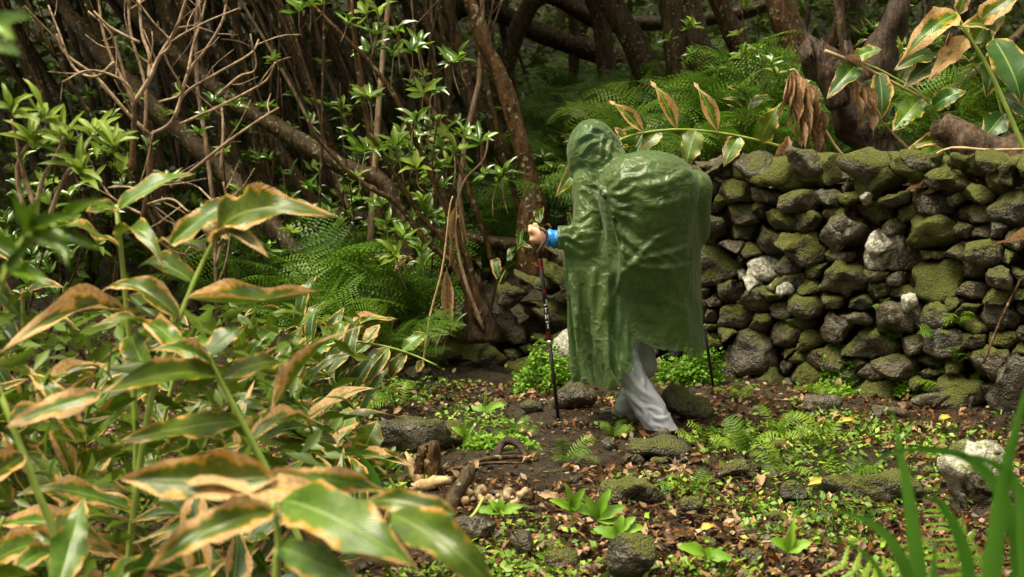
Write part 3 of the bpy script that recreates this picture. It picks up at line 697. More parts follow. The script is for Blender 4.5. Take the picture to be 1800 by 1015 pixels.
# bigger canopy trees further up and to the sides, closing the view
for i, (x, y, r, cr) in enumerate([(-7, 15, .16, 3), (-4, 24, .18, 3.2), (1, 25, .2, 3.4), (5, 22, .18, 3.2), (8, 17, .18, 3), (-10, 22, .2, 3.4), (10, 26, .2, 3.4), (-1, 31, .2, 3.6), (5, 32, .2, 3.6), (-7, 32, .2, 3.6), (6, 12.5, .15, 2.6), (-5.5, 11, .14, 2.4), (13, 33, .2, 3.6), (-14, 34, .2, 3.6)]):
    z = float(gz(x, y)); tree([np.array((x, y, z)), np.array((x-.1, y, z+1.5)), np.array((x-.3, y+.1, z+3))], [r*1.3, r, r*.9], 'old tree deep in the wood with a dense shading crown', 'bark', 300+i, 'old trees deep in the wood', top=z+5.4, crown=cr, limbs=2)
for i, (x, y, cr) in enumerate([(-6, 7, 2.6), (-7.5, 3, 3), (-6, -1, 3), (-3, -4.5, 3), (1, -6, 3.2), (4.5, -4, 3), (7, 0, 3), (7.2, 4.5, 2.8), (7.5, 8.5, 2.8), (-9.5, 9, 3.2), (-9, -4, 3.4), (9.5, -4, 3.4), (0, -10, 3.6), (-5, -9, 3.6), (6, -9, 3.6), (10.5, 4, 3.2)]):  # unseen trees added on all sides only to shade the clearing
    z = float(gz(x, y)); tree([np.array((x, y, z)), np.array((x, y, z+1.5)), np.array((x+.1, y, z+2.6))], [.2, .16, .14], 'unseen tree added round the clearing to shade it', 'bark', 400+i, 'unseen trees added for shade', top=z+4.2, crown=cr, limbs=1)
# rotten stump on the wall, broken trunk, log
def rough_wood(pts, rads, seed, mat, jag=.10, n=16, seg=26, rough=.4):
    V, F = tube(pts, rads, n, seg, rough, seed, cap=True)
    r = np.random.default_rng(seed); top = V[-n:]; d = unit(np.asarray(pts[-1], float)-np.asarray(pts[-2], float))
    V[-n:] = top+d*r.uniform(-jag, jag*1.4, (n, 1)); V[-2*n:-n] += d*r.uniform(-jag*.4, jag*.5, (n, 1))
    return V, F
t = thing('rotten_stump', 'black rotten stump leaning out behind the wall top', 'stump', at(1545, 300, 9.75))
V, F = rough_wood(A_([(1555, 330), (1540, 270), (1515, 215), (1480, 165), (1440, 110), (1425, 85)], 9.75), [.13, .13, .14, .13, .115, .085], 3, 'rotten'); obj('trunk', mesh('trunk', V, F, M['rotten']), t)
V, F = rough_wood(A_([(1475, 190), (1455, 130), (1440, 90)], 9.6), [.06, .055, .03], 5, 'rotten', .07, 10, 14); obj('splinter', mesh('splinter', V, F, M['rotten']), t)
t = thing('dead_snag', 'dark broken trunk with ragged top above the stump', 'stump', at(1535, 250, 10.2))
V, F = rough_wood(A_([(1530, 280), (1535, 200), (1545, 130), (1565, 60), (1580, 0), (1590, -50)], 10.2), [.14, .15, .13, .10, .05, .045], 7, 'rotten', .05, 14, 26, .55); obj('trunk', mesh('trunk', V, F, M['rotten']), t)
V, F = rough_wood(A_([(1525, 200), (1505, 140), (1495, 100)], 10.1), [.10, .09, .04], 9, 'rotten', .10, 12, 14, .5); obj('splinter', mesh('splinter', V, F, M['rotten']), t)
V, F = rough_wood(A_([(1490, 120), (1478, 40), (1470, -30)], 10.3), [.035, .03, .025], 10, 'rotten', .03, 8, 14, .3); obj('branch', mesh('branch', V, F, M['log']), t)
t = thing('fallen_log', 'weathered grey-brown log lying on the wall at the right', 'log', at(1740, 310, 8.7))
V, F = rough_wood(A_([(1880, 315), (1800, 292), (1740, 275), (1690, 245), (1655, 222)], [8.5, 8.6, 8.7, 8.75, 8.75]), [.16, .13, .115, .095, .075], 13, 'log', .03, 16, 30, .28); obj('trunk', mesh('trunk', V, F, M['log']), t)
V, F = rough_wood(A_([(1800, 300), (1830, 340), (1870, 380)], 8.5), [.07, .06, .05], 14, 'log', .02, 10, 12, .3); obj('branch', mesh('branch', V, F, M['log']), t)
rng = np.random.default_rng(71); n = 42000; Yd = rng.uniform(11.5, 38, n); x = rng.uniform(-.42, .42, n)*Yd
z = gz(x, Yd)+rng.uniform(.0, 1, n)**1.5*(.5+.35*fbm(np.stack([x, Yd, x*0], 1)*.8, 2)); ok = (Yd > 13) | (x < 0)
solo('forest_undergrowth', 'dark leafy undergrowth covering the wooded slope', 'undergrowth', leaves_at('undergrowth', np.stack([x, Yd, z], 1)[ok], .17, rng, M['under'], ratio=.4), kind='stuff')
n = 34000; Yd = rng.uniform(18, 36, n); x = rng.uniform(-.40, .40, n)*Yd; P = np.stack([x, Yd, 1.2+rng.uniform(0, 6, n)], 1); P = P[fbm(P*.55, 2) > -.22]
solo('far_foliage', 'far dark foliage closing the view between the trunks', 'foliage', leaves_at('foliage', P, .26, rng, M['crown'], ratio=.45), kind='stuff')
print('trees', time.time()-T0)
# ------------------------------------------------------------------ leaf, fern and stem kit
def leaf_mesh(name, mat, seed, arch=.12, fold=.25, wave=.05, nu=14, nv=6, prof=.75, curl=0.0, roll=0.0):
    """Blade of length 1 and width 1 along +X; arch lifts the middle, fold makes the midrib a valley, wave ripples the margin."""
    rng = np.random.default_rng(seed); u = np.linspace(0, 1, nu+1); v = np.linspace(-1, 1, nv+1); U, W = np.meshgrid(u, v, indexing='ij')
    w = np.sin(math.pi*np.clip(U, 0, 1)**prof)**.8; w = np.where(U > .9, w*(1-.35*(U-.9)/.1), w); w = np.maximum(w, .015)
    p1, p2, k1, k2 = rng.uniform(0, 6.3, 4); k1 = 9+k1; k2 = 9+k2
    ed = wave*W**2*np.where(W > 0, np.sin(k1*U+p1), np.sin(k2*U+p2))*np.sin(math.pi*U)
    Yc = .5*W*w*(1+.10*np.sin(14*U+p1)*np.abs(W)**3+.07*np.sin(31*U+p2)*np.abs(W)**5+.05*np.sin(57*U+p1*3)*np.abs(W)**7)
    Z = arch*4*U*(1-U)+fold*np.abs(W)*w*.18+ed
    if curl: Z = Z-curl*np.clip(U-.6, 0, 1)**2*3
    if roll:
        ang = roll*W*np.sin(math.pi*np.clip(U*1.1, 0, 1)); Yc = np.where(np.abs(ang) > 1e-3, .5*w*np.sin(ang)/np.maximum(roll, 1e-3), Yc); Z = Z+.09*w*(1-np.cos(ang))
    X = U-.02*np.abs(W)
    V = np.stack([X, Yc, Z], -1).reshape(-1, 3); uv = np.stack([U, (W+1)/2], -1).reshape(-1, 2)
    i = np.arange((nu+1)*(nv+1)).reshape(nu+1, nv+1)
    F = np.stack([i[:-1, :-1], i[1:, :-1], i[1:, 1:], i[:-1, 1:]], -1).reshape(-1, 4)
    return mesh(name, V, F, mat, uv=uv)
GL = [leaf_mesh('ginger_leaf', M['ginger'], 10+k, arch=[.10, .16, .05, .2, .12, -.06, .14, .08][k], fold=[.3, .5, .1, .4, .2, .6, .35, .15][k], wave=.025+.012*(k % 4), curl=[0, .1, 0, .25, 0, 0, .4, .15][k]) for k in range(8)]
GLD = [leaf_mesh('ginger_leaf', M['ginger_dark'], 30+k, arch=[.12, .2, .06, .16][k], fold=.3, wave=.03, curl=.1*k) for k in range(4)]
GROLL = [leaf_mesh('ginger_leaf', M['ginger'], 50+k, arch=.05, fold=.1, wave=.02, roll=1.25+.15*k, curl=.2) for k in range(3)]
DL = [leaf_mesh('dead_leaf', M['deadleaf'], 60+k, arch=.04, fold=.9, wave=.14, roll=1.2+.5*k, curl=.1*k) for k in range(4)]
SL = [leaf_mesh('shrub_leaf', M['shrub'], 70+k, arch=[.06, .12, -.04][k], fold=.5, wave=.03, nu=7, nv=4, prof=.85) for k in range(3)]
SLY = [leaf_mesh('shrub_leaf', M['shrub_y'], 80+k, arch=[.06, .14, -.05][k], fold=.4, wave=.02, nu=7, nv=4, prof=.9) for k in range(3)]
CAMD = np.array((0, -1., 0))
def put_leaf(parent, base, tip, width, rng, kit=GL, hint=None, dead=0., name='leaf', var=None):
    if hint is None: hint = np.array((rng.normal()*.35, -.55+rng.normal()*.3, .8))
    me = kit[rng.integers(len(kit)) if var is None else var]; dead = dead+rng.choice([-.26, -.12, 0, .14, .4], p=[.2, .25, .3, .17, .08])
    o = obj(name, me, parent, frame(base, tip, hint, width=width)); o.color = (dead, 0, 0, 1); return o
def stem(parent, pts, rads, mat='stem', name='stem', n=7, seg=None, rough=0):
    V, F = tube(pts, rads, n, seg, rough); return obj(name, mesh(name, V, F, M[mat]), parent)
def frond_mesh(name, mat, seed, npin=14, npl=9, wid=.46, arch=.30, droop=.5, twig=True):
    """Bipinnate fern frond of length 1 along +X, arching; pinnules are leaf-like faces on every pinna."""
    rng = np.random.default_rng(seed); Vs, Fs = [], []; k0 = 0
    def pos(t): return np.array((t*(1-.10*t), .02*math.sin(3*t+seed), arch*math.sin(t*math.pi*.62)-droop*.35*t**2.4))
    quads = []
    for i in range(npin):
        t = .14+.86*(i+.5)/npin; p = pos(t); d = unit(pos(min(1, t+.02))-pos(t-.02))
        L = wid*(np.sin(math.pi*(.10+.90*(1-t))**.75)**.9)*.62*rng.uniform(.78, 1.12)+.012
        up = unit(np.cross(d, np.cross((0, 0, 1.), d)))
        for s in (-1, 1):
            side = np.cross(up, d)*s; ax = unit(side+d*rng.normal(.42, .07)+up*rng.normal(.02, .12)); m = max(3, int(npl*L/(wid*.62)))
            for j in range(m):
                u = (j+.6)/m; c = p+ax*L*u-up*L*.20*u*u; pl = L/m*1.12*(1-.6*u)+.003; a2 = unit(np.cross(ax, up))
                for q in (-1, 1):
                    dr = unit(a2*q+ax*.55); wd = np.cross(dr, up)*pl*.33
                    quads.append((c, c+dr*pl*.55+wd-up*pl*.05, c+dr*pl-up*pl*.16, c+dr*pl*.55-wd-up*pl*.05))
    Q = np.array(quads); V = Q.reshape(-1, 3); F = np.arange(len(V)).reshape(-1, 4)
    Vt, Ft = tube([pos(t) for t in np.linspace(0, 1, 9)], [.008, .003], 4, 9, straight=True)
    V, F = joinm([(V, F), (Vt, Ft)]); return mesh(name, V, F, mat, smooth=False)
FR = {k: [frond_mesh('frond', M[m], 5+i, arch=[.3, .42, .2][i], droop=[.5, .8, .3][i]) for i in range(3)] for k, m in (('g', 'fern'), ('d', 'fern_dark'), ('y', 'fern_yellow'))}
def simple_frond(name, mat, seed, npin=13, wid=.42, arch=.25, droop=.5):
    """Once-pinnate frond of length 1: paired lobed pinnae on an arching rachis."""
    rng = np.random.default_rng(seed); quads = []
    def pos(t): return np.array((t*(1-.08*t), .03*math.sin(3*t+seed), arch*math.sin(t*math.pi*.62)-droop*.35*t**2.4))
    for i in range(npin):
        t = .10+.90*(i+.5)/npin; p = pos(t); d = unit(pos(min(1, t+.02))-pos(t-.02)); up = unit(np.cross(d, np.cross((0, 0, 1.), d)))
        L = wid*.5*(np.sin(math.pi*(.08+.92*(1-t))**.8)**.8)*rng.uniform(.85, 1.1)+.02; w = .9/npin*.52
        for s in (-1, 1):
            ax = unit(np.cross(up, d)*s+d*rng.normal(.4, .08)+up*rng.normal(-.05, .12)); sd = np.cross(ax, up); m = 5
            for j in range(m):                      # lobes
                u0, u1 = j/m, (j+1.25)/m; k0 = w*(1-.75*u0); c0 = p+ax*L*u0-up*L*.22*u0**2; c1 = p+ax*L*min(1, u1)-up*L*.22*u1**2
                for q in (-1, 1): quads.append((c0, c0*.55+c1*.45+sd*q*k0*.62-up*k0*.12, c1*.9+c0*.1+sd*q*k0*.5-up*k0*.10, c1))
    V = np.array(quads).reshape(-1, 3); F = np.arange(len(V)).reshape(-1, 4); Vt, Ft = tube([pos(t) for t in np.linspace(0, 1, 9)], [.010, .004], 4, 9, straight=True)
    V, F = joinm([(V, F), (Vt, Ft)]); return mesh(name, V, F, mat, smooth=False)
FRS = [simple_frond('frond', M['fern_yellow'], 15), simple_frond('frond', M['fern'], 16, 11, .5), simple_frond('frond', M['fern_yellow'], 17, 12, .38, .35, .8)]
FR['y'] = [simple_frond('frond', M['fern_yellow'], 25, 16, .40, .35, .6), simple_frond('frond', M['fern_yellow'], 26, 15, .36, .25, .4)]
def fern(loc, size, label, n, rng, kit='g', group=None, spread=1.0, face=None, name='fern'):
    t = thing(name, label, 'fern', loc, group); ks = FR[kit] if isinstance(kit, str) else kit
    for i in range(n):
        a = (face+rng.normal()*.7*spread) if face is not None else rng.uniform(0, 6.283); el = rng.uniform(.15, 1.0); L = size*rng.uniform(.75, 1.15)
        d = np.array((math.cos(a)*math.cos(el), math.sin(a)*math.cos(el), math.sin(el))); b = np.asarray(loc, float)+np.array((math.cos(a), math.sin(a), 0))*.02*size
        obj('frond', ks[rng.integers(len(ks))], t, frame(b, b+d*L, (rng.normal()*.2, rng.normal()*.2-.25, 1), width=L))
    return t
def ginger_auto(base, tipv, label, rng, nl, L, W, group=None, kit=GL, dead=(0, .25), rad=.010, name='ginger_plant', lo=.3):
    """A leaning ginger stem with two ranks of blades."""
    base = np.asarray(base, float); tipv = np.asarray(tipv, float); mid = (base+tipv)/2+np.array((0, 0, .10))*np.linalg.norm(tipv-base)
    C = catmull([base, mid, tipv], 24); t = thing(name, label, 'plant', base, group); stem(t, C[::3], [rad, rad*.5])
    d = unit(tipv-base); side = np.cross(d, (0, -.6, 1)+rng.normal(size=3)*.3); side[2] *= .45; side = unit(side)
    for i in range(nl):
        f = lo+(1-lo)*i/max(1, nl-1); p = C[min(23, int(f*23))]; s = 1 if i % 2 else -1
        dr = unit(side*s+d*rng.uniform(.35, .8)+rng.normal(size=3)*.16+np.array((0, 0, -.12))); l = L*rng.uniform(.7, 1.15)*(1-.3*abs(f-.6))
        put_leaf(t, p, p+dr*l, W*rng.uniform(.8, 1.2), rng, kit, dead=rng.uniform(*dead))
    return t
# ------------------------------------------------------------------ ginger at the left foreground, stem by stem
rng = np.random.default_rng(21)
def hand_ginger(label, stem_px, leaves, rad=.010, kit=GL, group=None, dead=.12, smat='stem'):
    """Stem through pixels (px, py, Y); leaves (bx, by, tx, ty, Y base, Y tip, width px [, dead [, kit]])."""
    P = [at(*p) for p in stem_px]; t = thing('ginger_plant', label, 'plant', P[0], group)
    stem(t, P, [rad, rad*.75, rad*.5], smat, seg=18)
    for lf in leaves:
        bx, by, tx, ty, y0, y1, w = lf[:7]; dd = lf[7] if len(lf) > 7 else rng.uniform(.0, .25)*1.0+dead-.1
        kt = lf[8] if len(lf) > 8 else kit; h = lf[9] if len(lf) > 9 else None
        put_leaf(t, at(bx, by, y0), at(tx, ty, y1), w*(y0+y1)/2/FPX*1.08, rng, kt, dead=max(0, dd), hint=h)
    return t
def foot(px, Y, x=None):
    p = at(px, 1200, Y); p[2] = float(gz(p[0], p[1])); return (px, 235+FPX*(1.5-p[2])/Y, Y)
F_ = (0, -.85, .5); U_ = (0, -.45, .9)
hand_ginger('tall ginger stem with tan-edged leaves under the bare shrub', [foot(225, 4.0), (228, 1000, 4.0), (240, 800, 4.0), (228, 600, 4.0), (205, 360, 4.0)],
    [(206, 365, 150, 372, 4.0, 3.8, 30), (206, 372, 345, 305, 4.0, 4.1, 36, .1), (215, 440, 90, 390, 4.0, 3.9, 44, .2), (225, 560, 0, 612, 4.0, 3.6, 50, .1, GL, F_), (230, 590, 270, 672, 4.0, 3.7, 50, .2), (228, 520, 305, 568, 4, 3.8, 44, .25), (205, 420, 285, 440, 4, 3.8, 40, .1)], .0125)
hand_ginger('ginger stem leaning right whose top leaf is broadly tan-rimmed', [foot(215, 3.8), (225, 1000, 3.8), (262, 720, 3.8), (300, 600, 3.85), (355, 465, 3.9), (385, 410, 3.9)],
    [(385, 415, 578, 368, 3.9, 3.7, 72, .22, GL, F_), (360, 440, 270, 420, 3.9, 4.0, 40, .2), (300, 430, 438, 345, 3.9, 4.0, 40, .38, GL, F_), (375, 430, 470, 445, 3.9, 3.7, 42, .4), (330, 525, 562, 512, 3.85, 3.7, 44, .25, GL, U_), (315, 560, 178, 490, 3.85, 3.9, 48, .15), (345, 500, 240, 465, 3.9, 4, 40, .15), (290, 620, 170, 560, 3.8, 3.7, 44, .2), (400, 420, 330, 380, 3.9, 4.1, 30, .6)], .0115)
hand_ginger('ginger stem at the left picture edge with dark low leaves', [foot(115, 3.3), (108, 1010, 3.3), (60, 850, 3.3), (0, 690, 3.35), (-30, 600, 3.4)],
    [(0, 700, -120, 640, 3.3, 3.2, 50), (40, 800, -60, 860, 3.3, 3.1, 46, .2), (20, 740, 130, 690, 3.3, 3.5, 40, .1), (90, 950, 200, 900, 3.3, 3.6, 44, .1), (100, 980, 10, 1010, 3.3, 3.1, 44)], .0115)
hand_ginger('ginger stem leaning left with an upright folded leaf beside it', [foot(575, 3.5), (545, 1015, 3.5), (480, 850, 3.5), (425, 740, 3.5), (380, 655, 3.5), (365, 620, 3.5)],
    [(368, 625, 430, 570, 3.5, 3.6, 44, .0, GLD), (375, 650, 265, 612, 3.5, 3.4, 36, .15), (470, 745, 622, 555, 3.6, 3.8, 40, .12, GROLL, (-.8, -.5, .1)), (395, 665, 500, 640, 3.5, 3.7, 36, .3), (380, 660, 170, 695, 3.5, 3.2, 52, .05, GL, F_), (175, 692, 8, 752, 3.2, 3.1, 46, .3, GL, F_), (420, 740, 205, 778, 3.5, 3.3, 46, .05, GL, F_), (440, 780, 560, 745, 3.5, 3.7, 36, .2), (350, 640, 250, 560, 3.5, 3.8, 36, .3)], .011)
hand_ginger('nearest ginger with very large blurred leaves at the bottom left', [foot(470, 2.6), (485, 1060, 2.6), (490, 960, 2.6), (480, 880, 2.6)],
    [(480, 840, 205, 842, 2.65, 2.75, 82, .12, GL, (0, -.9, .45)), (470, 835, 690, 868, 2.65, 2.9, 40, .2, GL, F_), (500, 880, 735, 1000, 2.6, 2.45, 100, .0, GL, (.1, -.8, .6)), (690, 905, 885, 1040, 2.6, 2.5, 76, .05, GL, (.15, -.85, .5)), (720, 985, 480, 900, 2.5, 2.6, 60, .1, GL, F_), (330, 850, 660, 900, 2.7, 2.6, 46, .35, GL, U_), (480, 900, 250, 1000, 2.6, 2.5, 64, .2, GL, F_), (490, 960, 640, 1030, 2.6, 2.5, 60, .2, GL, F_), (800, 905, 640, 880, 2.6, 2.7, 44, .25, GL, F_)], .010)
hand_ginger('arching ginger stem with hanging tan-edged leaves over the path bank', [foot(470, 6.4), (480, 700, 6.4), (530, 630, 6.45), (600, 602, 6.5), (660, 606, 6.55), (720, 622, 6.6), (768, 643, 6.6)],
    [(622, 604, 556, 672, 6.5, 6.45, 34, .12, GL, F_), (682, 612, 640, 680, 6.55, 6.5, 30, .12, GL, F_), (714, 622, 682, 668, 6.6, 6.6, 24, .2, GL, F_), (708, 617, 752, 582, 6.6, 6.7, 24, .12, GL, F_), (742, 634, 732, 655, 6.6, 6.6, 14, .4, GL, F_), (640, 602, 668, 570, 6.5, 6.6, 20, .3, GL, F_), (580, 606, 520, 640, 6.5, 6.4, 30, .3, GL, F_), (585, 602, 610, 560, 6.5, 6.6, 28, .2, GL, F_)], .0085)
hand_ginger('ginger with drooping short leaves below the arching stem', [foot(690, 6.0), (690, 850, 6.0), (640, 800, 6.0), (590, 760, 6.05), (520, 725, 6.1)],
    [(640, 795, 665, 738, 6.0, 6.0, 50, .12, GL, F_), (600, 765, 615, 715, 6.0, 6.1, 40, .0, GL, F_), (585, 765, 540, 815, 6, 5.9, 40, .15, GL, F_), (640, 800, 565, 850, 6, 5.9, 44, .1, GL, F_), (540, 735, 470, 760, 6.1, 6, 34, .2, GL, F_), (560, 745, 520, 700, 6.1, 6.2, 34, .3, GL, F_)], .0085)
# more stems filling the thicket
FILL = [(40, 470, 4.6), (330, 580, 5.4), (430, 620, 5.4), (520, 690, 5.6), (60, 660, 4.2), (150, 790, 4.0), (300, 840, 4.3), (400, 800, 4.7), (470, 640, 5.9), (560, 640, 6.3), (20, 880, 3.5), (240, 900, 3.9), (420, 920, 3.8), (590, 780, 5.7), (180, 640, 4.8), (510, 560, 6.6), (600, 575, 7.2), (560, 870, 4.7), (330, 1010, 3.3), (60, 1010, 3.1), (-120, 560, 4.6), (-220, 640, 4.2), (-330, 520, 5.6), (-90, 760, 3.9), (-260, 860, 3.8), (-420, 640, 5.2), (-160, 480, 6.0), (-380, 760, 4.6)]
for i, (px, py, Yd) in enumerate(FILL):
    tip = at(px, py, Yd); b = np.array((tip[0]+rng.uniform(-.35, .35), Yd+rng.uniform(-.1, .35), 0)); b[2] = float(gz(b[0], b[1]))
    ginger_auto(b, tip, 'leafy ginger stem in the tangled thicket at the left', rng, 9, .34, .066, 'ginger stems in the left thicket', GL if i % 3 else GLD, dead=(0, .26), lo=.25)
# lower shaded leaves of the thicket
P = []
for i in range(5200):
    px, py = rng.uniform(-900, 640), rng.uniform(540, 1060); Yd = rng.uniform(3.6, 6.6)
    if px > 430+rng.uniform(0, 220): continue
    p = at(px, py, Yd)
    if p[2] > float(gz(p[0], p[1])): P.append(p)
solo('undergrowth', 'low green foliage filling the shade under the ginger', 'undergrowth', leaves_at('undergrowth', np.array(P), .09, rng, M['under'], ratio=.34), kind='stuff')
# ------------------------------------------------------------------ ginger on and behind the wall
hand_ginger('long ginger stem arching over the wall behind the hiker', [(1440, 300, 9.7), (1400, 268, 9.5), (1300, 240, 9.2), (1200, 228, 9.0), (1120, 236, 8.8), (1080, 252, 8.7), (1040, 285, 8.6)],
    [(1132, 234, 1072, 174, 8.8, 8.8, 34, .75, GROLL, F_), (1190, 228, 1146, 140, 9.0, 9.0, 38, .7, GROLL, F_), (1262, 232, 1222, 142, 9.1, 9.1, 36, .6, GROLL, F_), (1335, 250, 1368, 186, 9.3, 9.2, 36, .05, GL, F_), (1158, 231, 1126, 268, 8.9, 8.8, 28, .1, GL, F_), (1222, 230, 1205, 296, 9.0, 8.9, 36, .0, GL, F_), (1298, 240, 1272, 294, 9.2, 9.1, 30, .1, GL, F_), (1100, 244, 1080, 224, 8.8, 8.8, 16, .5, GL, F_), (1090, 248, 1076, 270, 8.7, 8.7, 18, .4, GL, F_), (1045, 280, 976, 346, 8.6, 8.5, 30, .25, GL, F_), (1140, 233, 1090, 232, 8.9, 8.8, 18, .0, GL, U_)], .0105, dead=.15)
hand_ginger('pale ginger stem leaning left at the upper right corner', [(1815, 300, 8.4), (1788, 235, 8.4), (1742, 130, 8.4), (1695, 50, 8.4), (1680, 22, 8.4)],
    [(1682, 25, 1588, 96, 8.4, 8.2, 46, .35, GL, F_), (1698, 68, 1634, 138, 8.4, 8.2, 34, .42, GL, F_), (1712, 75, 1768, 2, 8.4, 8.4, 44, .1, GL, F_), (1685, 25, 1700, -25, 8.4, 8.4, 24, .5, GL, F_), (1720, 40, 1800, -15, 8.4, 8.3, 40, .25, GL, F_), (1670, 60, 1655, 100, 8.4, 8.3, 18, .9, DL, F_), (1735, 50, 1690, 45, 8.4, 8.3, 30, .35, GL, F_)], .016, dead=.25)
hand_ginger('ginger with large dark glossy leaves at the right edge', [(1800, 330, 8.9), (1770, 230, 8.9), (1750, 150, 8.9), (1745, 60, 8.9)],
    [(1748, 70, 1800, 180, 8.9, 8.7, 64, -.2, GLD, F_), (1750, 90, 1735, 170, 8.9, 8.8, 40, -.2, GLD, F_), (1765, 200, 1725, 250, 8.9, 8.8, 40, -.1, GLD, F_), (1760, 170, 1830, 230, 8.9, 8.8, 44, -.1, GLD, F_)], .010)
hand_ginger('ginger with glossy leaves hanging in front of the rotten stump', [(1690, 320, 9.3), (1640, 190, 9.3), (1560, 130, 9.3), (1500, 105, 9.3)],
    [(1510, 112, 1452, 176, 9.3, 9.1, 34, -.3, GLD, F_), (1545, 128, 1550, 212, 9.3, 9.2, 36, -.3, GLD, F_), (1620, 172, 1568, 232, 9.3, 9.1, 40, -.15, GL, F_), (1640, 95, 1570, 125, 9.4, 9.2, 34, -.1, GLD, F_), (1640, 190, 1700, 160, 9.3, 9.2, 34, -.2, GLD, F_), (1660, 100, 1590, 150, 9.4, 9.2, 40, -.1, GLD, F_), (1500, 105, 1550, 85, 9.3, 9.2, 28, -.1, GL, F_)], .0085)
hand_ginger('ginger shoot lying along the wall top beside the log', [(1700, 330, 8.9), (1660, 270, 8.9), (1610, 275, 8.9), (1580, 300, 8.9)],
    [(1660, 250, 1595, 262, 8.9, 8.8, 24, .3, GL, F_), (1655, 262, 1600, 288, 8.9, 8.8, 26, .0, GL, F_), (1630, 275, 1572, 295, 8.9, 8.8, 28, .0, GL, F_)], .007)
# dry, dead ginger hanging on the wall
t = thing('withered_ginger', 'bundle of dry brown leaves hanging over the wall top', 'dead plant', at(1400, 300, 9.5))
stem(t, A_([(1530, 303, 9.4), (1480, 280, 9.4), (1440, 215, 9.4), (1400, 130, 9.4), (1390, 122, 9.4)], [9.4]*5) if False else [at(*p) for p in ((1530, 303, 9.4), (1480, 272, 9.4), (1440, 210, 9.4), (1402, 130, 9.4), (1388, 124, 9.4))], [.012, .009], 'deadstem', 'stem', 6)
for (bx, by, tx, ty, w) in ((1392, 125, 1388, 225, 34), (1400, 128, 1410, 260, 44), (1408, 135, 1436, 270, 36), (1390, 130, 1372, 205, 22), (1412, 160, 1440, 300, 30), (1405, 165, 1418, 300, 30), (1388, 245, 1350, 335, 34), (1400, 130, 1398, 240, 40), (1385, 240, 1375, 300, 20), (1420, 170, 1452, 290, 22), (1410, 150, 1430, 230, 34)):
    put_leaf(t, at(bx, by, 9.4), at(tx, ty, 9.3+rng.uniform(-.06, .06)), w*9.35/FPX*1.2, rng, DL, F_, name='dead_leaf')
t = thing('withered_ginger', 'dry pale cane with brown leaves across the stump', 'dead plant', at(1640, 178, 9.2))
stem(t, [at(*p) for p in ((1632, 178, 9.3), (1560, 140, 9.3), (1500, 110, 9.25), (1450, 90, 9.2))], [.009, .014], 'deadstem', 'stem', 6)
stem(t, [at(*p) for p in ((1630, 290, 9.2), (1580, 245, 9.25), (1520, 180, 9.3), (1490, 140, 9.3))], [.010, .008], 'deadstem', 'stem', 6)
for (bx, by, tx, ty, w) in ((1500, 140, 1520, 225, 26), (1515, 150, 1545, 215, 30), (1490, 130, 1505, 190, 24), (1480, 100, 1530, 130, 16), (1530, 190, 1535, 240, 18)):
    put_leaf(t, at(bx, by, 9.25), at(tx, ty, 9.2), w*9.2/FPX*1.2, rng, DL, F_, name='dead_leaf')
t = thing('withered_ginger', 'long dry cane lying along the wall over the log', 'dead plant', at(1580, 330, 8.6))
stem(t, [at(*p) for p in ((1560, 335, 8.75), (1610, 300, 8.65), (1665, 262, 8.55), (1740, 264, 8.4), (1830, 262, 8.3))], [.009, .009], 'deadstem', 'stem', 6)
for k in range(16):
    bx, by = rng.uniform(1640, 1800), rng.uniform(285, 330); a = rng.uniform(-1, .6); L = rng.uniform(40, 80)
    put_leaf(t, at(bx, by, 8.45), at(bx-L*abs(math.cos(a)), by-L*math.sin(a)*.6+12, 8.4+rng.uniform(-.05, .1)), 22*8.4/FPX, rng, DL, F_, name='dead_leaf')
t = thing('dead_stalk', 'reddish dry stalk leaning down the wall at the right', 'dead plant', at(1725, 640, 7.95))
stem(t, [at(*p) for p in ((1728, 640, 7.95), (1752, 580, 8.0), (1790, 500, 8.0), (1830, 440, 8.0))], [.007, .009, .007], 'bark_red', 'stalk', 6, rough=.2)
t = thing('dead_stalk', 'curled orange dry leaf hooked over the right wall stones', 'dead plant', at(1745, 440, 7.95))
put_leaf(t, at(1830, 418, 7.95), at(1742, 432, 7.9), .07, rng, DL, F_, name='dead_leaf', var=0)
# ginger and broad leaves further back on the slope
rng = np.random.default_rng(33)
for i in range(46):
    Yd = rng.uniform(10.2, 15.5); px = rng.uniform(560, 1120) if i < 34 else rng.uniform(1250, 1800); x = (px-900)/FPX*Yd
    z = float(gz(x, Yd)); b = np.array((x, Yd, z)); tip = b+np.array((rng.uniform(-.5, .5), rng.uniform(-.4, .1), rng.uniform(.35, .75)))
    ginger_auto(b, tip, 'green ginger stem growing in the shade of the wood' if i < 34 else 'green ginger stem behind the wall at the right', rng, 9, .28, .07, 'ginger in the shade of the wood' if i < 34 else 'ginger behind the wall', GLD, dead=(-.3, .1), rad=.008)
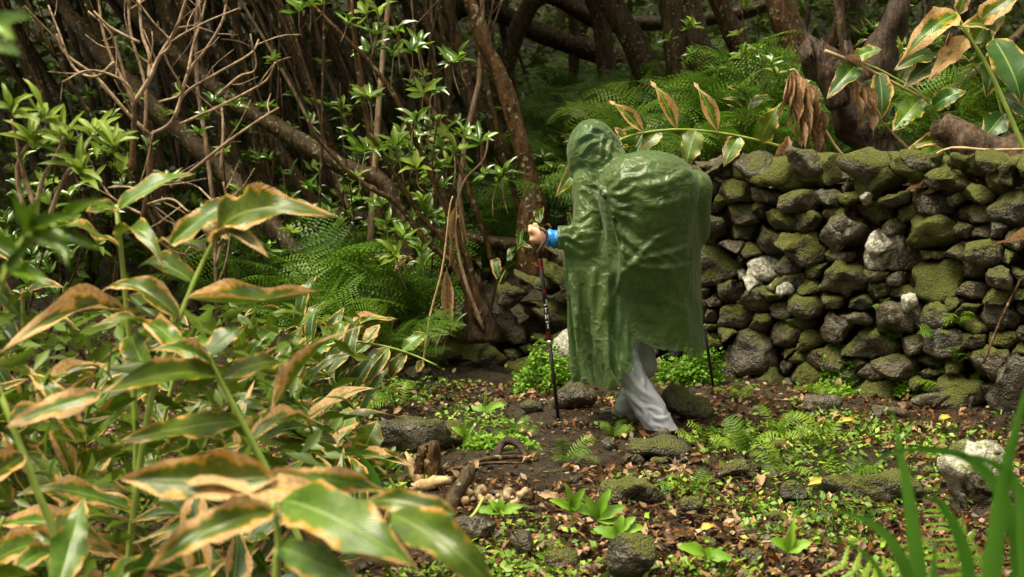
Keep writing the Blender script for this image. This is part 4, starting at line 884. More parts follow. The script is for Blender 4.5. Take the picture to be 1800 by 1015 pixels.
# ------------------------------------------------------------------ ferns
rng = np.random.default_rng(8)
for i, (px, py, Yd, s, k, lab) in enumerate([(655, 575, 10.2, .95, 'g', 'big arching fern at the foot of the glossy shrub'), (720, 600, 9.9, .75, 'g', 'fern pressed against the shrub stems'), (600, 600, 9.6, .8, 'g', 'fern behind the arching ginger stem'), (560, 560, 10.6, .8, 'd', 'dark fern under the low lying trunk'),
        (1660, 215, 9.6, .75, 'g', 'bright fern behind the wall under the leaning ginger'), (1450, 290, 10.2, .6, 'g', 'bright fern between the dry leaves and the stump'), (1330, 235, 11.0, .8, 'g', 'fern above the wall right of the arched stem'), (1330, 290, 10.0, .5, 'g', 'small fern peeking over the wall stones'), (1240, 290, 9.9, .45, 'g', 'small fern just right of the hiker\'s shoulder'), (1750, 240, 9.8, .7, 'g', 'fern behind the log at the right edge'),
        (520, 610, 8.6, .6, 'g', 'fern among the ginger left of the path'), (690, 640, 8.6, .45, 'd', 'dark fern under the arching ginger leaves')]):
    p = at(px, py, Yd); p[2] = max(p[2], float(gz(p[0], p[1]))); 
    p[2] = float(gz(p[0], p[1])) if p[2]-float(gz(p[0], p[1])) > .25 else p[2]
    fern(p, s, lab, 12, rng, k, face=-1.57, spread=1.7)
for i in range(118):
    Yd = 10.4+13*rng.random()**1.3; px = rng.uniform(420, 1820) if i % 3 else rng.uniform(880, 1420); x = (px-900)/FPX*Yd; p = np.array((x, Yd, float(gz(x, Yd))))
    fern(p, rng.uniform(.55, .98), 'dark green fern on the slope in the wood' if px < 1240 else 'fern on the slope above the wall', 9, rng, 'd' if rng.random() < .72 else 'g', 'ferns on the wooded slope' if px < 1240 else 'ferns above the wall')
p = gpt(1690, 705); fern(p, .26, 'small yellow-green fern standing at the wall foot', 7, rng, 'y')
for (px, py, s, lab, k) in ((992, 812, .17, 'tiny yellow fern lying on the path left of the moss stone', FRS), (1080, 775, .14, 'tiny fern just behind the wet path stone', FRS), (1290, 700, .16, 'small fern beside the right trekking pole', FRS), (1430, 700, .14, 'tiny fern under the wall below the mossy block', FRS), (1210, 872, .16, 'little fern right of the moss-capped stone', FRS), (905, 770, .15, 'little fern left of the left pole tip', FRS),
        (1240, 790, .2, 'yellow fern creeping right of the wet path stone', FRS), (1310, 800, .22, 'flat yellow-green fern on the path edge', FRS), (1380, 840, .22, 'flat fern left of the wide flat stone', FRS), (1450, 790, .2, 'pale fern above the wide flat stone', FRS), (1360, 770, .18, 'spreading fern in the path middle right', FRS), (700, 720, .2, 'bright fern behind the big wet boulder', FRS), (640, 735, .2, 'bright small fern left of the big wet boulder', FRS), (1480, 860, .2, 'star-shaped pale fern beside the flat stone', FRS)):
    fern(gpt(px, py), s*1.05, lab, 6, rng, k, name='small_fern')
for (px, py, Yd, s, lab) in ((1700, 960, 3.9, .42, 'bright blurred fern under the near grass blades'), (1600, 985, 3.8, .36, 'bright blurred fern at the bottom right'), (1790, 900, 4.0, .42, 'bright blurred fern at the right picture edge'), (1560, 1030, 4.0, .32, 'low blurred fern beside the near grass'), (1760, 1010, 3.5, .36, 'yellow-green fern in the bottom right corner')):
    p = at(px, py+60, Yd); p[2] = max(float(gz(p[0], p[1])), p[2]-.1); p[2] = float(gz(p[0], p[1])); fern(p, s*1.15, lab, 9, rng, 'y', face=-1.57, spread=2.2)
# ------------------------------------------------------------------ shrubs
def whorl(parent, c, axis, n, L, W, rng, kit, el=(.05, .9)):
    axis = unit(axis); a0 = unit(np.cross(axis, (0, 1, .2))); b0 = np.cross(axis, a0)
    for i in range(n):
        a = i*2.4+rng.normal()*.2; e = rng.uniform(*el); d = (a0*math.cos(a)+b0*math.sin(a))*math.cos(e)+axis*math.sin(e); l = L*rng.uniform(.7, 1.15)
        c2 = c+axis*rng.uniform(-.02, .015)
        put_leaf(parent, c2, c2+d*l, W*rng.uniform(.85, 1.15), rng, kit, axis+np.array((0, -.4, .3)))
rng = np.random.default_rng(14)
Ys = 9.35
t = thing('glossy_shrub', 'leggy shrub with glossy leaf whorls standing in the centre left', 'shrub', at(845, 560, Ys))
ST = [[(850, 580), (825, 470), (800, 400), (770, 330), (735, 260), (700, 180), (650, 110), (600, 60), (560, 20), (520, -20)], [(848, 575), (790, 440), (740, 380), (690, 300), (655, 240), (632, 150), (622, 60), (618, -40)], [(850, 580), (820, 500), (805, 440), (800, 380), (815, 320), (850, 280), (860, 230)],
      [(845, 570), (800, 470), (745, 420), (700, 360), (650, 330), (610, 300), (560, 245), (540, 210)], [(855, 580), (870, 510), (885, 470)], [(800, 400), (770, 345), (760, 290), (770, 215), (790, 190)], [(770, 330), (720, 300), (690, 270)]]
for i, L in enumerate(ST):
    r0 = (.024, .020, .012, .024, .014, .008, .005)[i]
    V, F = tube([at(x, y, Ys+.04*math.sin(i*2+k*.7)) for k, (x, y) in enumerate(L)], [r0*1.15, r0*.8, r0*.6, r0*.42], 8, 5*len(L), .12, i); obj('stem', mesh('stem', V, F, M['bark_red' if i != 2 else 'twig']), t)
WH = [(640, 30, 1.0), (665, 60), (540, 5), (520, 15), (660, 25), (650, 95), (690, 100), (720, 95), (640, 165), (650, 175), (790, 110), (800, 115), (745, 160), (760, 170), (735, 215), (760, 215), (790, 230), (720, 240), (640, 270), (615, 262), (665, 262), (690, 265), (700, 280), (775, 270), (800, 260), (825, 250), (840, 250), (765, 300), (740, 300), (690, 395), (700, 420), (720, 410), (700, 450), (740, 440), (680, 470), (800, 590), (775, 570), (750, 380), (870, 310), (880, 320), (570, -5), (615, 40), (700, 60), (735, 75)]
for i, w in enumerate(WH):
    c = at(w[0]+rng.normal()*5, w[1]+rng.normal()*5, Ys+rng.uniform(-.25, .2)); whorl(t, c, (rng.normal()*.35, -.3+rng.normal()*.3, 1), rng.integers(5, 8), .145, .042, rng, SL if i % 4 else SLY)
    q = c+np.array((rng.uniform(-.06, .06), .02, -rng.uniform(.12, .25))); V, F = tube([q, (q+c)/2+rng.normal(size=3)*.015, c], [.004, .003], 5, 6); obj('twig', mesh('twig', V, F, M['twig']), t)
t2 = thing('withered_leaf', 'dry brown leaf hanging on the stems of the glossy shrub', 'dead leaf', at(800, 480, 9.1))
for (bx, by, tx, ty, w) in ((802, 360, 792, 440, 18), (808, 370, 820, 455, 18), (800, 420, 790, 470, 14), (785, 470, 790, 590, 22), (790, 500, 800, 560, 18)):
    put_leaf(t2, at(bx, by, 9.1), at(tx, ty, 9.1), w*9.1/FPX*1.3, rng, DL, F_, name='dead_leaf')
t2 = thing('dry_cane', 'thin upright dry cane in front of the glossy shrub', 'dead plant', at(742, 650, 9.0))
stem(t2, [at(*p) for p in ((742, 655, 9.0), (755, 560, 9.0), (778, 470, 9.0), (790, 370, 9.0), (796, 345, 9.0))], [.008, .005], 'deadstem', 'stem', 5)
V, F = rough_wood([at(*p) for p in ((850, 600, 9.45), (845, 560, 9.45), (838, 520, 9.45), (835, 500, 9.45))], [.11, .09, .07, .05], 31, 'rotten', .05, 12, 14, .5)
solo('shrub_stump', 'dark rotting root crown at the base of the glossy shrub', 'stump', mesh('stump', V, F, M['rotten']))
# bare branching shrub
rng = np.random.default_rng(17)
def bare(label, root, twigs, Yd, seed):
    t = thing('bare_shrub', label, 'shrub', at(*root[0], Yd)); r = np.random.default_rng(seed)
    V, F = tube([at(x, y, Yd) for x, y in root], [.015, .011, .008], 7, 12, .08, seed); obj('stem', mesh('stem', V, F, M['bark_red']), t)
    for L, w in twigs:
        o = r.normal()*.12; P = [at(x, y, Yd+o*k/max(1, len(L)-1)) for k, (x, y) in enumerate(L)]
        w *= 1.25; V, F = tube(P, [w, w*.55], 6, 4*len(L), .06, seed); b = obj('branch', mesh('branch', V, F, M['twig']), t)
        for _ in range(2):
            k = r.integers(1, len(P)); q = P[k]*.6+P[k-1]*.4; d = unit(P[k]-P[k-1]); e = q+unit(d*.6+r.normal(size=3)*np.array((.7, .5, .6))+np.array((0, 0, .5)))*r.uniform(.10, .22)
            V, F = tube([q, (q+e)/2+r.normal(size=3)*.012, e], [w*.45, w*.2], 5, 6); obj('twig', mesh('twig', V, F, M['twig']), b)
bare('bare leafless shrub with forking brown twigs at the upper left', [(232, 300), (235, 240), (236, 180)],
     [([(236, 180), (200, 110), (180, 50), (172, -20)], .006), ([(236, 180), (262, 140), (280, 100), (310, 50), (330, -10)], .008), ([(236, 180), (225, 150), (190, 130), (150, 125), (110, 145)], .005), ([(262, 140), (263, 100), (250, 60), (245, 0)], .007), ([(245, 75), (215, 60), (190, 45), (165, 20)], .005), ([(200, 110), (170, 135), (130, 120), (105, 60), (85, 10)], .005), ([(310, 50), (350, 40), (350, 0)], .004), ([(280, 100), (300, 75), (270, 40), (240, 0)], .004)], 5.4, 1)
bare('bare leafless shrub whose twigs fan out to the right', [(262, 330), (264, 280), (264, 238)],
     [([(264, 238), (225, 200), (195, 165), (165, 132), (115, 95), (100, 60)], .007), ([(264, 238), (305, 210), (330, 130), (360, 90), (390, 40), (400, -10)], .007), ([(305, 210), (325, 165), (380, 130), (440, 95), (455, 70)], .005), ([(318, 218), (380, 190), (430, 165), (470, 140), (484, 110)], .005), ([(330, 130), (340, 80), (355, 30), (365, -15)], .005), ([(300, 330), (350, 290), (400, 250), (450, 215), (490, 190)], .006), ([(380, 170), (420, 135), (450, 120), (440, 60)], .004), ([(255, 235), (255, 150), (230, 60), (225, -10)], .006), ([(280, 180), (320, 160), (290, 90), (350, 45), (420, 15)], .004), ([(240, 210), (215, 120), (195, 60), (155, 20)], .005), ([(388, 300), (392, 230), (390, 190)], .006)], 5.6, 2)
bare('tangle of thin dry twigs below the bare shrubs', [(250, 420), (255, 370), (262, 335)], [([(262, 335), (300, 320), (340, 325)], .004), ([(258, 350), (230, 330), (190, 330)], .004), ([(262, 340), (280, 380), (320, 400)], .004), ([(255, 380), (200, 350), (170, 310)], .004), ([(258, 360), (300, 350), (330, 372)], .004), ([(250, 400), (300, 440), (340, 450)], .004), ([(380, 470), (395, 400), (400, 360), (392, 320)], .005), ([(385, 430), (420, 380), (450, 360)], .004), ([(400, 380), (370, 350), (350, 330)], .004)], 5.0, 3)
# yellow-green whorled shrub at the left
t = thing('yellow_shrub', 'yellow-green shrub with narrow leaf rosettes at the left edge', 'shrub', at(60, 420, 4.6))
for L in ([(80, 420), (40, 300), (30, 250), (20, 210)], [(70, 430), (110, 320), (150, 260), (165, 235)], [(60, 430), (70, 330), (100, 270), (112, 240)], [(55, 420), (30, 300), (60, 240), (70, 210)]):
    stem(t, [at(x, y, 4.6) for x, y in L], [.009, .004], 'twig', 'stem', 6)
for (x, y) in ((165, 238), (112, 245), (75, 205), (20, 195), (60, 255), (140, 300), (200, 262)):
    whorl(t, at(x, y, 4.6+rng.uniform(-.15, .15)), (rng.normal()*.3, -.3, 1), 11, .115, .024, rng, SLY, (-.3, 1.0))
t = thing('near_shrub', 'out-of-focus bright leaves close to the camera at the left', 'shrub', at(-40, 620, 2.3))
stem(t, [at(x, y, 2.3) for x, y in ((-40, 640), (10, 480), (60, 400), (110, 400))], [.006, .003], 'stem', 'stem', 6); stem(t, [at(x, y, 2.2) for x, y in ((-60, 640), (-40, 300), (-20, 120), (20, 60))], [.006, .003], 'stem', 'stem', 6)
for (bx, by, tx, ty, Yd, w) in ((-20, 40, 60, 30, 2.1, 22), (-30, 70, 40, 98, 2.1, 20), (-30, 20, 30, 75, 2.15, 18), (40, 420, 150, 380, 2.3, 20), (50, 410, 130, 450, 2.3, 22), (60, 405, 20, 340, 2.3, 20), (30, 440, -40, 400, 2.3, 22), (90, 400, 175, 440, 2.3, 18), (20, 470, 90, 500, 2.3, 22), (0, 500, -70, 470, 2.3, 22), (110, 400, 190, 350, 2.3, 18), (70, 400, 80, 340, 2.3, 18), (10, 480, 60, 420, 2.3, 20), (100, 402, 120, 470, 2.3, 18)):
    put_leaf(t, at(bx, by, Yd), at(tx, ty, Yd-.06), w*Yd/FPX*1.4, rng, SL, F_)
# leafy saplings scattered through the wood
for i in range(76):
    Yd = rng.uniform(9.8, 14) if i < 40 or i > 47 else rng.uniform(8, 9.5); px = rng.uniform(350, 960) if i > 47 else rng.uniform(-60, 150) if i > 39 else rng.uniform(60, 960) if i < 27 else rng.uniform(1250, 1620); x = (px-900)/FPX*Yd; z = float(gz(x, Yd)); h = rng.uniform(.5, 1.9) if px < 900 else rng.uniform(.6, 1.4)
    t = thing('sapling', 'green leafy sapling among the dark trunks' if i < 27 or i > 39 else 'green leafy sapling behind the wall', 'sapling', (x, Yd, z), 'saplings among the dark trunks' if i < 27 or i > 39 else 'saplings behind the wall')
    top = np.array((x+rng.normal()*.2, Yd-.1, z+h)); stem(t, [(x, Yd, z), ((x+top[0])/2+.05, Yd, z+h*.5), top], [.010, .004], 'bark', 'stem', 5)
    for k in range(6):
        f = rng.uniform(.45, 1.0); c = np.array((x, Yd, z))*(1-f)+top*f+rng.normal(size=3)*np.array((.16, .12, .08)); whorl(t, c, (rng.normal()*.4, -.3, 1), 6, .11, .034, rng, SL if k % 3 else SLY)
# ------------------------------------------------------------------ near grass blades
def blade(pts, w, n=16):
    C = catmull([at(*p) for p in pts], n); T = np.gradient(C, axis=0); T /= np.linalg.norm(T, axis=1)[:, None]
    S = np.cross(T, (0, 1., .35)); S /= np.linalg.norm(S, axis=1)[:, None]; N = np.cross(S, T); u = np.linspace(0, 1, n)
    ww = (w*np.clip(1-u**2.2, .02, 1)*np.minimum(1, .7+u))[:, None]
    V = np.stack([C-S*ww, C-N*ww*.25, C+S*ww], 1).reshape(-1, 3); i = np.arange(n-1)[:, None]*3
    F = np.concatenate([i+np.array([0, 1, 4, 3]), i+np.array([1, 2, 5, 4])]); return mesh('blade', V, F, M['grass'])
t = thing('grass_tuft', 'broad out-of-focus grass blades close by at the lower right', 'grass', at(1690, 1200, 2.5))
for L, w in (([(1640, 1200, 2.5), (1615, 1010, 2.5), (1595, 860, 2.5), (1565, 705, 2.5)], .016), ([(1735, 1200, 2.4), (1745, 1000, 2.4), (1768, 830, 2.4), (1815, 640, 2.4)], .019), ([(1790, 1200, 2.5), (1785, 960, 2.5), (1755, 860, 2.45), (1690, 800, 2.4), (1590, 792, 2.4), (1490, 828, 2.4)], .012), ([(1720, 1200, 2.4), (1700, 990, 2.4), (1660, 895, 2.4), (1620, 868, 2.4)], .012), ([(1640, 1200, 2.4), (1595, 1010, 2.4), (1540, 925, 2.35), (1440, 888, 2.3)], .012), ([(1820, 1200, 2.4), (1800, 1000, 2.4), (1790, 860, 2.4), (1730, 808, 2.4), (1650, 800, 2.4)], .011), ([(1650, 1200, 2.45), (1640, 1060, 2.45), (1645, 940, 2.45)], .012), ([(1560, 1200, 2.6), (1555, 1030, 2.6), (1500, 960, 2.6), (1400, 935, 2.6)], .006)):
    obj('blade', blade(L, w), t)
t = thing('grass_tuft', 'curving strap leaves among the ginger beside the path', 'grass', at(660, 900, 5.2))
for L, w in (([(672, 890, 5.2), (640, 830, 5.2), (590, 790, 5.2), (535, 765, 5.2)], .014), ([(675, 890, 5.2), (660, 840, 5.2), (635, 805, 5.2), (615, 800, 5.2)], .013)): obj('blade', blade(L, w), t)
t = thing('grass_tuft', 'small fine grass tuft on the path left of the near blades', 'grass', gpt(1480, 940))
p0 = gpt(1480, 940); r = np.random.default_rng(3)
for k in range(26):
    px = 235; a = r.uniform(0, 6.28); b = p0+np.array((r.normal()*.08, r.normal()*.06, 0)); l = r.uniform(.08, .2); q = [b, b+np.array((math.cos(a)*l*.3, math.sin(a)*l*.3, l*.7)), b+np.array((math.cos(a)*l*.9, math.sin(a)*l*.9, l*.6))]
    toPix = lambda v: (900+FPX*v[0]/v[1], 235+FPX*(1.5-v[2])/v[1], v[1])
    V, F = tube(q, [.0025, .001], 3, 6); obj('blade', mesh('blade', V, F, M['grass']), t)
print('plants', len(bpy.data.objects), time.time()-T0)
# ------------------------------------------------------------------ the hiker
def m_poncho():
    b = NB('poncho_nylon'); pos = b.n('NewGeometry').outputs['Position']
    def ridge(scale, sx, sy, sz, d=3):
        v = b.n('Mapping', {0: pos, 'Scale': (sx, sy, sz)}).outputs[0]
        wv = b.n('VectorMath', {0: v, 1: b.n('VectorMath', {0: b.n('TexNoise', {'Vector': pos, 'Scale': 5.0}).outputs[1], 3: .25}, operation='SCALE').outputs[0]}, operation='ADD').outputs[0]
        n = b.noise(wv, scale, d, .5); return b.math('POWER', b.math('SUBTRACT', 1.0, b.math('ABSOLUTE', b.math('SUBTRACT', b.math('MULTIPLY', n, 2), 1))), 9.0)
    r1 = ridge(8, 1.0, 1, .38); r2 = ridge(13, .45, 1, 1.1); r3 = ridge(26, 1, 1, .7, 2)
    h = b.math('ADD', b.math('ADD', r1, b.math('MULTIPLY', r2, .6)), b.math('MULTIPLY', r3, .12))
    n = b.noise(pos, 3.5, 3)
    c = b.mix(n, (.052, .096, .020), (.082, .136, .037))
    b.set(Base_Color=c, Roughness=.37, Normal=b.bump(h, .46, .011)); b.b.inputs['Specular IOR Level'].default_value = .55
    b.b.inputs['Sheen Weight'].default_value = .15
    tr = b.n('BsdfTranslucent', {'Color': (.12, .25, .05, 1)}); tp = b.n('BsdfTransparent', {'Color': (.6, .9, .65, 1)})
    m1 = b.n('MixShader', {0: .20}); m2 = b.n('MixShader', {0: .17})
    L = b.t.links; L.new(b.b.outputs[0], m1.inputs[1]); L.new(tr.outputs[0], m1.inputs[2]); L.new(m1.outputs[0], m2.inputs[1]); L.new(tp.outputs[0], m2.inputs[2]); L.new(m2.outputs[0], b.o.inputs[0])
    return b.m
M['poncho'] = m_poncho()
M['skin'] = m_plain('skin', (.50, .27, .18), (.62, .36, .25), .45, 60, .15); M['skin'].node_tree.nodes['Principled BSDF'].inputs['Subsurface Weight'].default_value = .1
M['jacket'] = m_plain('blue_jacket', (.010, .13, .46), (.02, .22, .62), .4, 45, .8)
M['trouser'] = m_plain('grey_trouser_cloth', (.28, .29, .37), (.38, .39, .48), .8, 14, .5)
M['shoe'] = m_plain('brown_shoe', (.06, .045, .035), (.15, .115, .085), .6, 60, .5)
M['sole'] = m_plain('shoe_sole', (.10, .09, .085), (.20, .18, .17), .7, 60, .5)
M['pack'] = m_plain('dark_pack_cloth', (.015, .02, .02), (.04, .05, .045), .7, 30, .4)
M['black'] = m_plain('black_aluminium', (.006, .006, .007), (.012, .012, .013), .28, 40, .05)
M['red'] = m_plain('red_print', (.25, .012, .015), (.4, .02, .025), .35, 60, .1)
M['white'] = m_plain('white_print', (.75, .75, .75), (.85, .85, .85), .35, 60, .05)
M['steel'] = m_plain('silver_clamp', (.55, .55, .55), (.75, .75, .75), .3, 60, .05, 1.0)
M['cork'] = m_plain('grip_foam', (.008, .007, .007), (.09, .012, .014), .6, 55, .4)
M['strap'] = m_plain('strap_webbing', (.035, .018, .02), (.13, .06, .06), .7, 70, .5)
person = thing('person', 'person in green hooded rain poncho over a pack, walking away with poles', 'person', (.62, 7.55, 0))
# body: one figure, with a left hand closed round the pole grip
GR0, GR1 = at(943, 399, 7.375), at(952, 462, 7.385)
gdir = unit(GR1-GR0)
def hand_sdf(X, Y, Z, wr, g, gd, s=-1):
    """Fist: palm on the wrist side, four fingers stacked down the grip and curling round its far side, thumb over the top."""
    wr = np.array(wr); c = g+gd*.042; out = unit(c-wr); fwd = unit(np.cross(gd, out)); fwd = fwd if fwd[1] > 0 else -fwd
    kn = c+out*.020-fwd*.030
    d = smin(cone(X,Y,Z,wr,wr*.5+kn*.5,.026,.027), cone(X,Y,Z,wr*.5+kn*.5-gd*.018,kn-gd*.022,.022,.018), .02)
    d = smin(d, cone(X,Y,Z,wr*.5+kn*.5+gd*.02,kn+gd*.022,.021,.016), .02)
    for k in range(4):
        o = gd*(-.030+.0205*k); r = (.0105, .0110, .0104, .0090)[k]; e = (1, 1.06, 1, .85)[k]
        a = kn+o; b_ = c+out*.036*e+o+fwd*.006; t = c+out*.012+fwd*.034*e+o; u = c-out*.012+fwd*.024+o
        f = smin(smin(cone(X,Y,Z,a,b_,r*1.1,r), cone(X,Y,Z,b_,t,r,r*.95), .006), cone(X,Y,Z,t,u,r*.95,r*.8), .006)
        d = smin(d, f, .0016)
    th = [wr*.45+kn*.55-gd*.03, c-gd*.052-fwd*.014, c-gd*.050+fwd*.016+out*.008]
    d = smin(d, smin(cone(X,Y,Z,th[0],th[1],.015,.0115), cone(X,Y,Z,th[1],th[2],.0115,.009), .006), .006)
    return d
def fullbody(X, Y, Z):
    d = smin(torso_sdf(X, Y, Z)+.008, head_sdf(X, Y, Z), .03)
    return smin(d, legs_sdf(X, Y, Z)+.006, .05)
V1, F1 = surface_nets(fullbody, (0, 7.1, 0), (1.15, 8.2, 1.62), .014); V1 = lap(V1, F1, 2)
wl = np.array(WRL); V2, F2 = surface_nets(lambda X, Y, Z: smin(hand_sdf(X, Y, Z, wl-np.array((.02, 0, 0)), GR0, gdir), cone(X,Y,Z,WRL,ELL,.03,.04), .02), (.04, 7.25, .84), (.26, 7.46, 1.06), .0034)
pr0 = at(1212, 398, 8.03); prT = at(1257, 702, 8.45); pdr = unit(prT-pr0)
wr = np.array(WRR); V3, F3h = surface_nets(lambda X, Y, Z: smin(hand_sdf(X, Y, Z, wr+np.array((0, .02, 0)), pr0, pdr), cone(X,Y,Z,WRR,ELR,.03,.04), .02), tuple(np.minimum(wr, pr0)-.12), tuple(np.maximum(wr, pr0)+.14), .0055)
V, F = joinm([(V1, F1), (V2, F2), (V3, F3h)]); obj('body', mesh('body', V, F, M['skin']), person)
# blue rain jacket under the poncho, cuff gathered at the wrist
cuff0, cuff1 = at(961, 418, 7.36), at(976, 421, 7.36)
def jacket(X, Y, Z):
    d = torso_sdf(X, Y, Z)+.010; d = smin(d, ell(X,Y,Z,HEAD,(.108,.118,.135)), .04)
    d = smin(d, cone(X,Y,Z,cuff0,cuff1,.044,.046), .01)
    d = d-.005*np.sin(X*190+Z*40)*((X < .3) & (Z < 1.1))
    d = np.maximum(d, -(X-.168)*((X < .30) & (Z < 1.1))-(9*~((X < .30) & (Z < 1.1))))
    fd = unit((-.62, .76, -.18)); q = (X-HEAD[0])*fd[0]+(Y-HEAD[1])*fd[1]+(Z-HEAD[2])*fd[2]
    return np.maximum(d, np.where((Z > 1.32) & (X < .52), q-.055, -9))
V, F = surface_nets(jacket, (.1, 7.2, .7), (1.1, 8.1, 1.62), .011); V = lap(V, F, 1); obj('jacket', mesh('jacket', V, F, M['jacket']), person)
V, F = surface_nets(lambda X, Y, Z: pack_sdf(X, Y, Z)+.012, (.4, 7.1, .78), (1.0, 7.6, 1.45), .018); obj('backpack', mesh('backpack', lap(V, F, 1), F, M['pack']), person)
# trousers, loose at the shin, with cross folds
KA, AA, KB, AB = map(np.array, (KNA, ANA, KNB, ANB))
def trousers(X, Y, Z):
    d = smin(cone(X,Y,Z,HIPA,KNA,.11,.07), cone(X,Y,Z,KNA,AA-(KA-AA)*.30,.07,.064), .04)
    d = smin(d, cone(X,Y,Z,KA*.5+AA*.5,AA-(KA-AA)*.25+np.array((.012, -.01, .0)),.066,.072), .03)
    e = smin(cone(X,Y,Z,HIPB,KNB,.105,.064), cone(X,Y,Z,KNB,AB+(KB-AB)*.12,.064,.058), .03)
    d = np.minimum(d, e); d = smin(d, ell(X,Y,Z,(.655,7.59,.88),(.17,.14,.13)), .05)
    P = np.stack([X*16+Z*13, Y*7, Z*30-X*24], -1)
    return d-(.008*((1-np.abs(fbm(P*.33, 2)))**5-.25)+.002*fbm(P, 2))*np.clip((.75-Z)/.3, 0, 1)
V, F = surface_nets(trousers, (.4, 7.2, .02), (.95, 7.95, 1.02), .009); V = lap(V, F, 1)
C = V[F].mean(1); F = F[C[:, 2] > np.where(C[:, 1] < 7.6, AA[2]-.045+.3*(C[:, 0]-AA[0]), .03)]; u, inv = np.unique(F, return_inverse=True); TV, TF = V[u], inv.reshape(F.shape)
def shoe(ank, toe, lift):
    ank = np.array(ank); fd = np.array(toe, float); fd[2] = 0; fd = unit(fd); z0 = ank[2]-lift
    heel = np.array((ank[0], ank[1], z0))-fd*.055; ball = np.array((ank[0], ank[1], z0))+fd*.12; tip = np.array((ank[0], ank[1], z0))+fd*.175
    def up(X, Y, Z):
        d = smin(cone(X,Y,Z,heel+np.array((0,0,.045)),ball+np.array((0,0,.038)),.042,.042), cone(X,Y,Z,ball+np.array((0,0,.036)),tip+np.array((0,0,.03)),.042,.03), .03)
        return smin(d, cone(X,Y,Z,heel+fd*.04+np.array((0,0,.06)),ank+np.array((0,0,.05)),.046,.05), .03)
    def so(X, Y, Z):
        q = Z-z0; d = np.minimum(cone(X,Y,Z*0+z0,heel,ball,.046,.048), cone(X,Y,Z*0+z0,ball,tip,.048,.034)); return np.maximum(d, np.abs(q-.006)-.014)
    lo, hi = np.minimum(heel, tip)-.09, np.maximum(heel, tip)+.09; hi[2] = ank[2]+.12
    A = surface_nets(up, lo, hi, .008); o = obj('shoe', mesh('shoe', lap(*A, 1), A[1], M['shoe']), person); B = surface_nets(so, lo, hi, .008); obj('sole', mesh('sole', *B, M['sole']), o)
shoe(ANA, (-.35, .94, 0), .075); shoe(ANB, (-.75, .66, 0), .07)
# poncho
def normals(V, F):
    fn = np.cross(V[F[:, 2]]-V[F[:, 0]], V[F[:, 3]]-V[F[:, 1]]); N = np.zeros_like(V)
    for k in range(4): np.add.at(N, F[:, k], fn)
    return N/(np.linalg.norm(N, axis=1)[:, None]+1e-12)
def refine(V, F):
    E = np.sort(np.stack([F, np.roll(F, -1, 1)], -1).reshape(-1, 2), 1); u, inv = np.unique(E, axis=0, return_inverse=True); inv = inv.reshape(F.shape); n = len(V)
    em = n+inv; fc = n+len(u)+np.arange(len(F)); W = np.concatenate([V, V[u].mean(1), V[F].mean(1)])
    return W, np.concatenate([np.stack([F[:, k], em[:, k], fc, em[:, k-1]], 1) for k in range(4)])
PV, PF = refine(PONCHO_V, PONCHO_F); PV = lap(PV, PF, 14)
PN = normals(PV, PF)
qx = 900+FPX*PV[:, 0]/PV[:, 1]; qy = 235+FPX*(1.5-PV[:, 2])/PV[:, 1]; back = np.clip(-PN[:, 1]*1.5+.2, 0, 1); disp = np.zeros(len(PV))
# tension folds of the cloth: (x0, y0, x1, y1, height mm, width px)
FOLD = [(1062,345,1032,300,6,4),(1064,343,1046,288,5,4),(1066,348,1122,328,5,5),(1066,352,1108,368,6,5),(1068,358,1128,398,5,5),(1066,346,1100,300,4,5),
 (1098,466,1072,352,7,4),(1104,464,1080,362,6,3),(1100,466,1182,402,5,5),(1102,468,1215,430,5,5),(1104,470,1235,468,4,5),(1096,470,1062,565,6,6),(1098,472,1086,600,7,7),(1102,470,1140,560,4,7),
 (1076,388,1152,482,5,6),(1086,396,1190,486,5,6),(1080,410,1130,480,4,5),(1120,420,1225,480,3,6),
 (1020,330,1052,352,5,4),(1016,350,1050,376,5,4),(984,396,1042,372,5,4),(990,406,1046,388,5,4),(982,412,1032,432,5,4),(1022,312,1048,330,4,4),(1000,420,1044,405,5,5),(990,432,1040,450,5,5),
 (1066,480,1052,682,6,7),(1042,470,1046,642,6,6),(1010,500,1032,645,6,6),(1000,470,1020,560,5,5),(1085,560,1094,684,6,6),
 (1062,238,1030,212,5,4),(1060,238,1008,246,5,4),(1060,240,1016,272,5,4),(1062,242,1050,288,6,4),(1066,240,1088,272,5,4),(1064,236,1082,236,4,4),(1040,222,1004,270,4,5),(1075,250,1060,290,4,4),
 (1100,290,1190,280,3,7),(1130,330,1225,300,4,7),(1140,300,1180,345,4,6),(1195,290,1228,330,4,6),(1130,365,1215,350,4,8),(1090,320,1140,300,4,5),(1110,345,1170,360,3,6),
 (1130,500,1225,560,3,9),(1160,490,1150,610,3,9),(1200,500,1215,620,4,8),(1225,470,1232,600,4,6)]
def folds(FOLD, disp, gain):
  for x0, y0, x1, y1, mm, w in FOLD:
    d = np.array((x1-x0, y1-y0)); L = np.hypot(*d); t = ((qx-x0)*d[0]+(qy-y0)*d[1])/L**2; s = ((qx-x0)*d[1]-(qy-y0)*d[0])/L+3.0*np.sin(t*7+x0)
    env = np.where((t > 0) & (t < 1), np.sin(math.pi*np.clip(t, 0, 1)**.7)**.6, 0); disp += mm*gain*env*(np.exp(-(s/w)**2)-.55*np.exp(-((s-1.7*w)/w)**2))*back
folds(FOLD, disp, .0021)
rid = lambda P, o: (1-np.abs(fbm(P, o)))**3
wp = PV+.05*np.stack([fbm(PV*6, 2), fbm(PV*6+9, 2), fbm(PV*6+21, 2)], 1)
disp += .0022*(rid(wp*np.array((13, 9, 6.)), 2)-.4)+.0008*(rid(wp*np.array((24, 24, 30.))+5, 2)-.4)
PV = PV+PN*disp[:, None]
